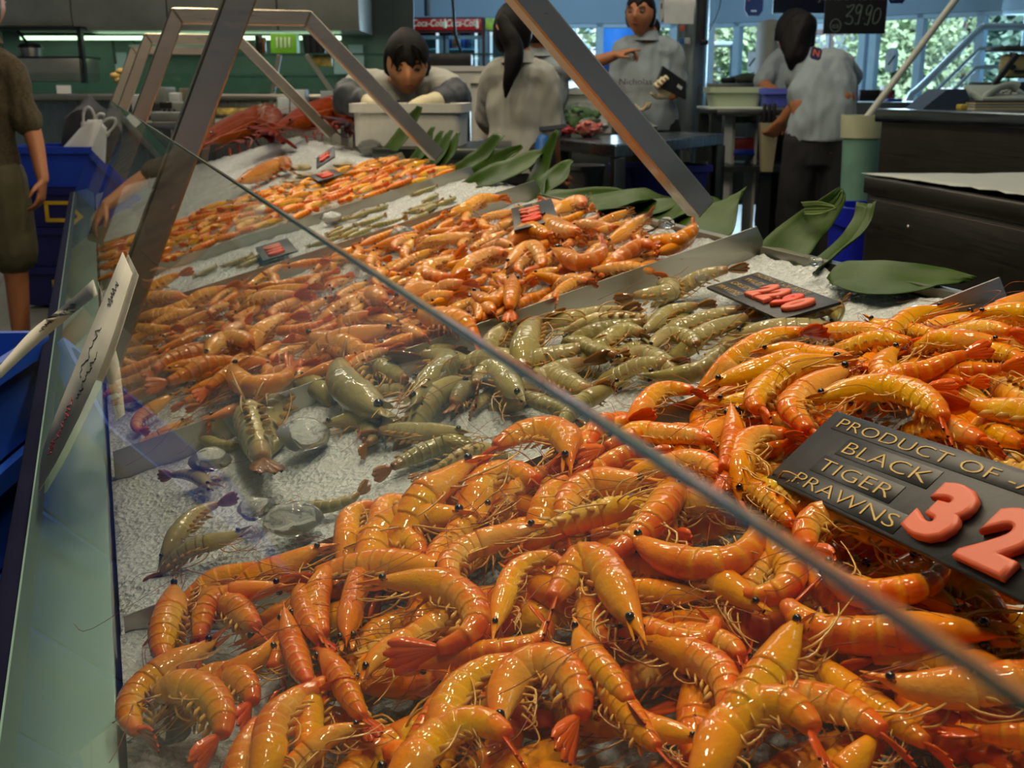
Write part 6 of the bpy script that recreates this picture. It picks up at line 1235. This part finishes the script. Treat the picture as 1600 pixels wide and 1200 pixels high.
def person(label, J, f, skin, shirt, trous, hair, sleeve=.55, k=1.0, vox=.0075, hands=None, short=False, hairkw=None, tuck=.02, up=None, cuffs=None, tilt=0.0, wide=1.0):
    hips = J['pelvis']; s = (J['shR'] - J['shL']).normalized(); f = V3(f).normalized(); base = V3((hips.x, hips.y, 0))
    root = thing('person', label, 'person', base, atan2(-f.x, f.y))
    up_h = V3(up or (0, 0, 1)); rgt = f.cross(up_h).normalized(); uph = rgt.cross(f); MH = Matrix((rgt, f, uph)).transposed().to_4x4(); MH.translation = J['head']
    hs = (s - V3((0, 0, 1)) * s.z).normalized(); legs = {}
    for nm, sg in (('L', -1), ('R', 1)):
        legs[nm] = J.get('leg' + nm) or [hips + hs * sg * .085 * k, V3((hips.x, hips.y, 0)) + hs * sg * .095 * k + f * .02 + V3((0, 0, .47 * k)), V3((hips.x, hips.y, 0)) + hs * sg * .10 * k + V3((0, 0, .08))]
    fz = (f - V3((0, 0, f.z))).normalized()
    body = head_geo(MH, k) + [limb([J['head'] - uph * .05 * k - f * .015, J['neck'] - (J['neck'] - J['chest']).normalized() * -.02], [.050 * k, .056 * k]),
        etube([J['neck'], J['neck'].lerp(J['chest'], .4), J['chest'], J['waist'], hips - V3((0, 0, .04))], [.06 * k, .135 * k * wide, .15 * k * wide, .125 * k * wide, .15 * k * wide], [.055 * k, .085 * k, .10 * k, .09 * k, .10 * k], s, 18)]
    for n in 'LR':
        body.append(limb([J['sh' + n], J['el' + n], J['wr' + n]], [.052 * k, .041 * k, .026 * k])); body.append(limb(legs[n], [.085 * k, .056 * k, .040 * k]))
        a = legs[n][2]; body.append(limb([a - fz * .03 - V3((0, 0, .03)), a + fz * .08 - V3((0, 0, .05)), a + fz * .15 - V3((0, 0, .06))], [.036, .036, .02]))
        h = (hands or {}).get(n)
        if h is not None: body += hand_geo(J['wr' + n], **h)
        else: body += hand_geo(J['wr' + n], J['wr' + n] - J['el' + n], fz, .5, k)
    part(root, 'body', weld(body, vox, 2), skin, world=True, ang=180)
    # shirt
    t0 = J['neck'].lerp(J['chest'], .12); c = J['chest']; hem = hips - V3((0, 0, tuck))
    P = [t0, J['neck'].lerp(c, .5), c, J['waist'], hips.lerp(J['waist'], .25), hem]
    sh = [etube(P, [.08 * k, .145 * k * wide, .158 * k * wide, .14 * k * wide, .16 * k * wide, .168 * k * wide], [.072 * k, .095 * k, .112 * k, .104 * k, .112 * k, .116 * k], s, 20)]
    for n in 'LR':
        a, b_ = J['sh' + n], J['el' + n]; cc = J['neck'].lerp(c, .35)
        sh.append(limb([cc.lerp(a, .5), a, a.lerp(b_, sleeve * .6), a.lerp(b_, sleeve)], [.08 * k, .064 * k, .060 * k, .063 * k]))
    part(root, 'shirt', weld(sh, vox * 1.15, 3, .012), shirt, world=True, ang=180)
    nk = J['neck'].lerp(J['head'] - uph * .06 * k, .18); part(root, 'collar', xf(lathe([(.060 * k, .026), (.068 * k, .0), (.079 * k, -.022), (.074 * k, -.022), (.066 * k, 0), (.057 * k, .028)], 22), frame_m(nk, rgt, f)), shirt, world=True)
    for n in (cuffs or ''):
        a, b_ = J['sh' + n], J['el' + n]; dirr = (b_ - a).normalized(); p = a.lerp(b_, sleeve); part(root, 'sleeve_trim', tube([p - dirr * .012, p + dirr * .004], [.0745 * k, .0745 * k], 18), simple('trim_dark', (84, 90, 96), .8), world=True)
    tr = []
    for n in 'LR':
        L = legs[n]; e = L[1].lerp(L[2], .12) if short else L[2]
        tr.append(limb([L[0] + V3((0, 0, .02)), L[0].lerp(L[1], .55), L[1], e] if not short else [L[0] + V3((0, 0, .02)), L[0].lerp(L[1], .5), e], [.095 * k, .094 * k, .078 * k, .07 * k] if not short else [.11 * k, .108 * k, .105 * k]))
    tr.append(etube([J['waist'].lerp(hips, .4), hips, hips - V3((0, 0, .10))], [.125 * k, .148 * k, .14 * k], [.095 * k, .104 * k, .10 * k], s, 18)); part(root, 'shorts' if short else 'trousers', weld(tr, vox * 1.3, 4, .006), trous, world=True, ang=180)
    if not short:
        for n in 'LR': a = legs[n][2]; part(root, 'shoe', weld([limb([a - fz * .045 - V3((0, 0, .035)), a + fz * .08 - V3((0, 0, .045)), a + fz * .17 - V3((0, 0, .05))], [.046, .046, .03])], .01, 2), BLACK, world=True)
    part(root, 'hair', hair_cap(MH, k, **(hairkw or {})), hair, world=True, ang=180)
    for sgn in (-1, 1):
        part(root, 'eye', xf(ico(.0125 * k, (sgn * .031 * k, .083 * k, .007 * k), 3, (1, .6, .42)), MH), EYE, world=True)
        part(root, 'eyebrow', xf(tube(cr([(sgn * .018 * k, .090 * k, .026 * k), (sgn * .033 * k, .088 * k, .031 * k), (sgn * .047 * k, .076 * k, .026 * k)], 8), .0032, 6), MH), hair, world=True)
    part(root, 'mouth', xf(ico(.021 * k, (0, .0905 * k, -.051 * k), 3, (1, .35, .22)), MH), simple('lip', (120, 52, 44), .5), world=True)
    return root, MH
HAIR = simple('hair_black', (15, 12, 11), .6, var=.3, nscale=60, bump=.6, bscale=160, Specular_IOR_Level=.2); SKIN = simple('skin_warm', (172, 112, 74), .5, var=.06, Subsurface_Weight=.1, Subsurface_Radius=(.01, .004, .002)); SKINL = simple('skin_light', (196, 136, 94), .5, var=.06, Subsurface_Weight=.1, Subsurface_Radius=(.01, .004, .002)); GREY = simple('polo_grey', (160, 160, 152), .85, var=.05, bump=.1, bscale=400)
GREYB = simple('polo_blue_grey', (146, 158, 162), .85, var=.05, bump=.1, bscale=400); TRK = simple('trousers_black', (24, 24, 26), .8); GLOVE = simple('glove_cream', (206, 196, 160), .5)
Vd = lambda x: V3((x, 0, 0))
def body_from(px):
    return {n: pv(*q) for n, q in px.items()}
# the man at the crates
J = body_from(dict(head=(-26, 5, 5.0), neck=(-28, 66, 5.0), chest=(-30, 140, 5.0), waist=(-32, 215, 5.0), pelvis=(-30, 285, 5.0), shL=(-85, 105, 5.0), elL=(-105, 215, 5.0), wrL=(-95, 285, 4.9), shR=(14, 112, 5.0), elR=(50, 205, 4.98), wrR=(67, 280, 4.92)))
person('man in brown shirt and khaki shorts by the blue crates, arm hanging', J, HV + RT * .3, SKIN, simple('shirt_brown', (70, 60, 40), .9, var=.35, nscale=90, bump=.15, bscale=300), simple('shorts_khaki', (84, 80, 56), .85, var=.06), simple('hair_grey', (60, 54, 48), .6), sleeve=.82, k=1.02, short=True, hands={'R': dict(dr=(pv(62, 330, 4.9) - pv(67, 280, 4.92)), pn=-RT, curl=.38, thumb=-1, k=1.0)}, wide=1.05)
# the woman packing the foam box
J = body_from(dict(head=(636, 98, 4.38), neck=(627, 138, 4.50), chest=(626, 178, 4.58), waist=(626, 250, 4.72), pelvis=(626, 318, 4.82), shL=(684, 132, 4.52), elL=(712, 152, 4.36), wrL=(668, 162, 4.13), shR=(570, 132, 4.52), elR=(544, 154, 4.36), wrR=(592, 166, 4.13)))
r1, MH = person('woman in grey polo and dark sleeve covers leaning over the white foam box', J, -HV + V3((0, 0, -.42)) + RT * .12, SKINL, GREY, TRK, HAIR, sleeve=.5, k=1.05, hairkw=dict(fringe=.30, low=-.35, vol=1.14), hands={n: dict(dr=(pv(632, 178, 4.08) - J['wr' + n]), pn=(0, 0, -1), curl=.4, thumb=1 if n == 'L' else -1) for n in 'LR'})
for n in 'LR':
    a, b_, c = J['sh' + n], J['el' + n], J['wr' + n]; part(r1, 'sleeve_cover', weld([limb([a.lerp(b_, .45), b_, b_.lerp(c, .65)], [.056, .068, .046])], .009, 4, .012), simple('sleeve_charcoal', (50, 54, 60), .55, bump=.2, bscale=30), world=True, ang=180, label='puffy charcoal sleeve cover')
    part(r1, 'glove', weld([limb([b_.lerp(c, .6), c, c + (pv(632, 178, 4.08) - c).normalized() * .05], [.04, .033, .036])], .007, 3, .003), GLOVE, world=True, ang=180, label='cream rubber glove')
part(r1, 'hair_bun', xf(ico(.042, (0, -.085, .065), 3, (1, 1, .9), .1, 6), MH), HAIR, world=True)
for q in ((-.05, .088, .075), (-.038, .096, .06), (.045, .09, .08)): part(r1, 'hair_strand', xf(tube(cr([(q[0] * .4, .085, .10), q, (q[0] * 1.35, .084, .012)], 10), [.007] * 6 + [.004, .003, .002, .001], 6), MH), HAIR, world=True)
# the ponytailed woman
J = body_from(dict(head=(803, 47, 5.0), neck=(812, 94, 5.0), chest=(815, 145, 5.02), waist=(811, 200, 5.02), pelvis=(807, 250, 5.0), shL=(774, 122, 5.06), elL=(758, 190, 5.2), wrL=(800, 215, 5.35), shR=(852, 126, 4.98), elR=(860, 212, 4.98), wrR=(868, 262, 5.1)))
r2, MH = person('woman with a long black ponytail in a grey polo seen from behind', J, HV + RT * .55, SKIN, GREY, TRK, HAIR, sleeve=.86, hairkw=dict(fringe=.2, low=-.75, vol=1.12), cuffs='R', tuck=.06, wide=.95)
pt0 = MH @ V3((0, -.105, .035)); part(r2, 'ponytail', weld([limb([pt0, pv(803, 72, 4.88), pv(800, 105, 4.86), pv(794, 130, 4.86), pv(790, 152, 4.87)], [.030, .042, .040, .028, .008])], .007, 2, .006), HAIR, world=True, ang=180); part(r2, 'hair_tie', xf(lathe([(.03, -.01), (.038, 0), (.03, .01)], 14), Matrix.Translation(pt0.lerp(pv(803, 72, 4.88), .25)) @ Matrix.Rotation(.9, 4, 'X')), simple('tie_pink', (196, 130, 120), .6), world=True)
for u, v in ((752, 240), (848, 232)): part(r2, 'apron_tie', weld([limb([pv(u, v - 12, 4.9), pv(u - 2, v + 22, 4.86)], [.03, .035])], .01, 2, .004), simple('apron_blue', (24, 92, 168), .5), world=True, label='bright blue apron showing at the side')
# the woman in glasses
J = body_from(dict(head=(1001, 22, 6.15), neck=(1012, 60, 6.2), chest=(1014, 105, 6.22), waist=(1012, 158, 6.22), pelvis=(1012, 205, 6.22), shL=(1047, 82, 6.2), elL=(1060, 130, 6.24), wrL=(1050, 150, 6.02), shR=(974, 82, 6.2), elR=(964, 140, 6.24), wrR=(975, 158, 6.08)))
r3, MH = person('woman in glasses and a grey polo standing behind the steel table with a black folder', J, -HV - RT * .42, SKIN, GREYB, TRK, HAIR, sleeve=.92, hairkw=dict(fringe=.42, low=-.55, vol=1.10), tuck=.0, wide=1.02,
    hands={'R': dict(dr=RT * .6 - V3((0, 0, .35)) - HV * .3, pn=V3((0, 0, 1)), curl=.55, thumb=1), 'L': dict(dr=-RT * .5 + V3((0, 0, .55)) - HV * .2, pn=-HV, curl=.75, thumb=-1)})
for sgn in (-1, 1): part(r3, 'spectacle_lens', xf(lathe([(.021, -.001), (.023, 0), (.021, .001)], 20), MH @ Matrix.Translation((sgn * .031, .1, .006)) @ Matrix.Rotation(pi / 2, 4, 'X')), BLACK, world=True)
part(r3, 'spectacle_bridge', xf(tube([(-.01, .103, .008), (.01, .103, .008)], .0015, 6), MH), BLACK, world=True)
part(r3, 'glove', weld(hand_geo(J['wrR'], RT * .6 - V3((0, 0, .35)) - HV * .3, V3((0, 0, 1)), .55, 1.09, 1), .005, 1), GLOVE, world=True, ang=180, label='cream glove'); part(r3, 'glove', weld(hand_geo(J['wrL'], -RT * .5 + V3((0, 0, .55)) - HV * .2, -HV, .75, 1.09, -1), .005, 1), GLOVE, world=True, ang=180, label='cream glove round the folder')
part(r3, 'shirt_lettering', xf(text_geo('Nicholas', .045, .001, sx=1.1), frame_m(pv(993, 128, 6.06), RT * 1.0 - HV * .15, V3((0, 0, 1)))), simple('thread_dark', (58, 60, 62), .8), world=True, smooth=False, label='dark embroidered script')
part(r3, 'ponytail', weld([limb([MH @ V3((.0, -.10, -.0)), pv(1024, 40, 6.22), pv(1027, 56, 6.2)], [.03, .028, .012])], .007, 2, .004), HAIR, world=True, ang=180)
fo = [pv(1036, 103, 5.98), pv(1072, 128, 6.05), pv(1072, 155, 6.02), pv(1026, 132, 5.95)]; t = thing('folder', 'black folder held by the woman in glasses', 'folder', fo[3]); nn = (fo[1] - fo[0]).cross(fo[3] - fo[0]).normalized() * .016
part(t, 'cover', ([p for p in fo] + [p + nn for p in fo], [(0, 1, 2, 3), (7, 6, 5, 4)] + [(i, 4 + i, 4 + (i + 1) % 4, (i + 1) % 4) for i in range(4)]), BLACK, world=True, smooth=False); sgnn = -1 if nn.dot(HV) > 0 else 1
part(t, 'label_sticker', xf(box(.032, .016, .002), frame_m(pv(1062, 136, 5.97), fo[1] - fo[0], V3((0, 0, 1)))), WHT, world=True)
# the pointing woman, mostly hidden
J = body_from(dict(head=(847, 45, 5.75), neck=(846, 84, 5.78), chest=(842, 125, 5.8), waist=(840, 175, 5.8), pelvis=(840, 220, 5.8), shL=(812, 104, 5.82), elL=(808, 160, 5.85), wrL=(815, 195, 5.7), shR=(868, 106, 5.76), elR=(914, 102, 5.72), wrR=(960, 87, 5.66)))
r4, MH = person('woman hidden behind the ponytailed one, her bare arm stretched out pointing', J, HV * .4 + RT * .9, SKIN, GREYB, TRK, HAIR, sleeve=.42, k=.95, hairkw=dict(fringe=.3, low=-.6), hands={'R': dict(dr=(pv(998, 75, 5.62) - pv(960, 87, 5.66)), pn=-V3((0, 0, 1)) + HV * .2, curl=.8, thumb=-1, k=.95, fing=(.06, .75, .9, .95))})
# the bending man
J = body_from(dict(head=(1242, 56, 5.78), neck=(1264, 92, 5.72), chest=(1281, 122, 5.66), waist=(1286, 172, 5.6), pelvis=(1284, 226, 5.6), shL=(1250, 118, 5.72), elL=(1250, 152, 5.92), wrL=(1222, 188, 6.0), shR=(1310, 103, 5.66), elR=(1326, 120, 5.96), wrR=(1280, 160, 6.05)))
r5, MH = person('person with black hair bending over the cutting table, in grey polo and black trousers', J, HV - RT * .35 + V3((0, 0, -.35)), SKIN, GREYB, TRK, HAIR, sleeve=1.02, k=1.04, hairkw=dict(fringe=.1, low=-1.2, vol=1.2), tuck=-.02, wide=1.02)
part(r5, 'hair_length', weld([limb([MH @ V3((0, -.05, .02)), pv(1238, 85, 5.68), pv(1236, 105, 5.68)], [.085, .062, .02]), limb([MH @ V3((0, -.05, .02)), pv(1248, 86, 5.68)], [.08, .05])], .009, 3, .008), HAIR, world=True, ang=180)
em = frame_m(pv(1275, 84, 5.50), RT * .95 + V3((0, 0, -.25)), V3((0, 0, 1)) + RT * .25 + HV * .4)
part(r5, 'emblem', xf(prism([(-.016, -.03), (.016, -.03), (.026, -.02), (.026, .02), (.016, .03), (-.016, .03), (-.026, .02), (-.026, -.02)], .003), em), NAVY, world=True, label='navy shield emblem'); part(r5, 'emblem_letter', xf(text_geo('N', .045, .001, off=.001), em @ Matrix.Translation((0, 0, .004))), ORA, world=True, smooth=False, label='orange letter')
# the one behind
J = body_from(dict(head=(1246, 48, 7.0), neck=(1244, 80, 7.0), chest=(1240, 112, 7.0), waist=(1236, 150, 7.0), pelvis=(1232, 190, 7.0), shL=(1272, 95, 7.0), elL=(1278, 140, 6.9), wrL=(1250, 150, 6.8), shR=(1214, 96, 7.0), elR=(1192, 128, 6.92), wrR=(1215, 145, 6.75)))
person('person in grey polo behind the bending one, elbow near the cream tub', J, -HV, SKIN, GREYB, TRK, HAIR, sleeve=.95)
# ------------------------------------------------------------------ light
def area(name, loc, to, sx, sy, power, col, rnd=False):
    l = bpy.data.lights.new(name, 'AREA'); l.shape = 'ELLIPSE' if rnd else 'RECTANGLE'; l.size = sx; l.size_y = sy; l.energy = power; l.color = col
    o = bpy.data.objects.new(name, l); COL.objects.link(o); o.location = loc; o.rotation_euler = (V3(to) - V3(loc)).to_track_quat('-Z', 'Y').to_euler(); return o
WARM = (1.0, .84, .58)
for i, (x, y) in enumerate([(.15, .35), (.75, .55), (.25, 1.1), (.8, 1.5), (.25, 2.0), (.8, 2.5), (.3, 3.1), (.8, 3.7), (.35, 4.5), (.8, 5.2)]):
    area('counter_lamp', (x, y, 2.75), (x + .05, y, .8),   .16, .16, 7.5, WARM, True)
area('ambient_fill', vf(.6, 5.0, 3.1), vf(.6, 5.0, 0), 2.2, 1.2, 30, (1, .9, .74)); area('ambient_fill', vf(-2.5, 7.0, 3.1), vf(-2.5, 7, 0), 2, 1, 45, (1, .9, .75)); area('ambient_fill', vf(3.4, 3.2, 3.1), vf(3.4, 3.2, 0), 1.2, .8, 8, (.85, .92, 1))  # ambient fill lights added below the ceiling, no fixtures there
area('hood_tube_light', vf(ru(260, DH), DH + .45, zh - .06), vf(ru(260, DH), DH + .7, 0), 5.5, .1, 7, (.62, 1.0, .66))
# daylight coming in at the windows
c = (W1 + W3) / 2; area('window_daylight', vf(ru(1000, 14.2), 14.2, 1.5), vf(ru(960, 6), 6, .9), 2.2, 1.0, 75, (.55, .80, 1)); area('window_daylight', vf(ru(1400, 12.4), 12.4, 1.5), vf(ru(1200, 5), 5, .9), 4.2, 1.2, 150, (.55, .80, 1))
area('wall_fill', vf(.6, 11.5, 2.9), vf(.6, 14.6, 2.2), 3, .6, 42, (.55, .78, 1))  # blue fill light added inside the room to brighten the back wall
w = bpy.data.worlds.new('sky'); sc.world = w; w.use_nodes = True; nt = w.node_tree; nt.nodes.clear()
o_ = nt.nodes.new('ShaderNodeOutputWorld'); bg_ = nt.nodes.new('ShaderNodeBackground'); sk = nt.nodes.new('ShaderNodeTexSky'); sk.sky_type = 'HOSEK_WILKIE'; sk.turbidity = 4; sk.sun_direction = (-.3, .2, .9)
bg_.inputs[1].default_value = 3.2; nt.links.new(sk.outputs[0], bg_.inputs[0]); nt.links.new(bg_.outputs[0], o_.inputs[0])
sl_ = bpy.data.lights.new('sun', 'SUN'); sl_.energy = 8; sl_.angle = .02; sl_.color = (1, .97, .9); so = bpy.data.objects.new('sun', sl_); COL.objects.link(so); so.rotation_euler = V3((.35, .55, -.75)).to_track_quat('-Z', 'Y').to_euler()
sc.view_settings.view_transform = 'Standard'; sc.view_settings.look = 'None'; sc.view_settings.gamma = 1; sc.view_settings.exposure = 0.0; sc.view_settings.use_curve_mapping = False
cy = sc.cycles; cy.use_denoising = True; cy.max_bounces = 8; cy.transparent_max_bounces = 12; cy.diffuse_bounces = 3; cy.glossy_bounces = 4; cy.transmission_bounces = 6; cy.caustics_reflective = False; cy.caustics_refractive = False; cy.sample_clamp_indirect = 4
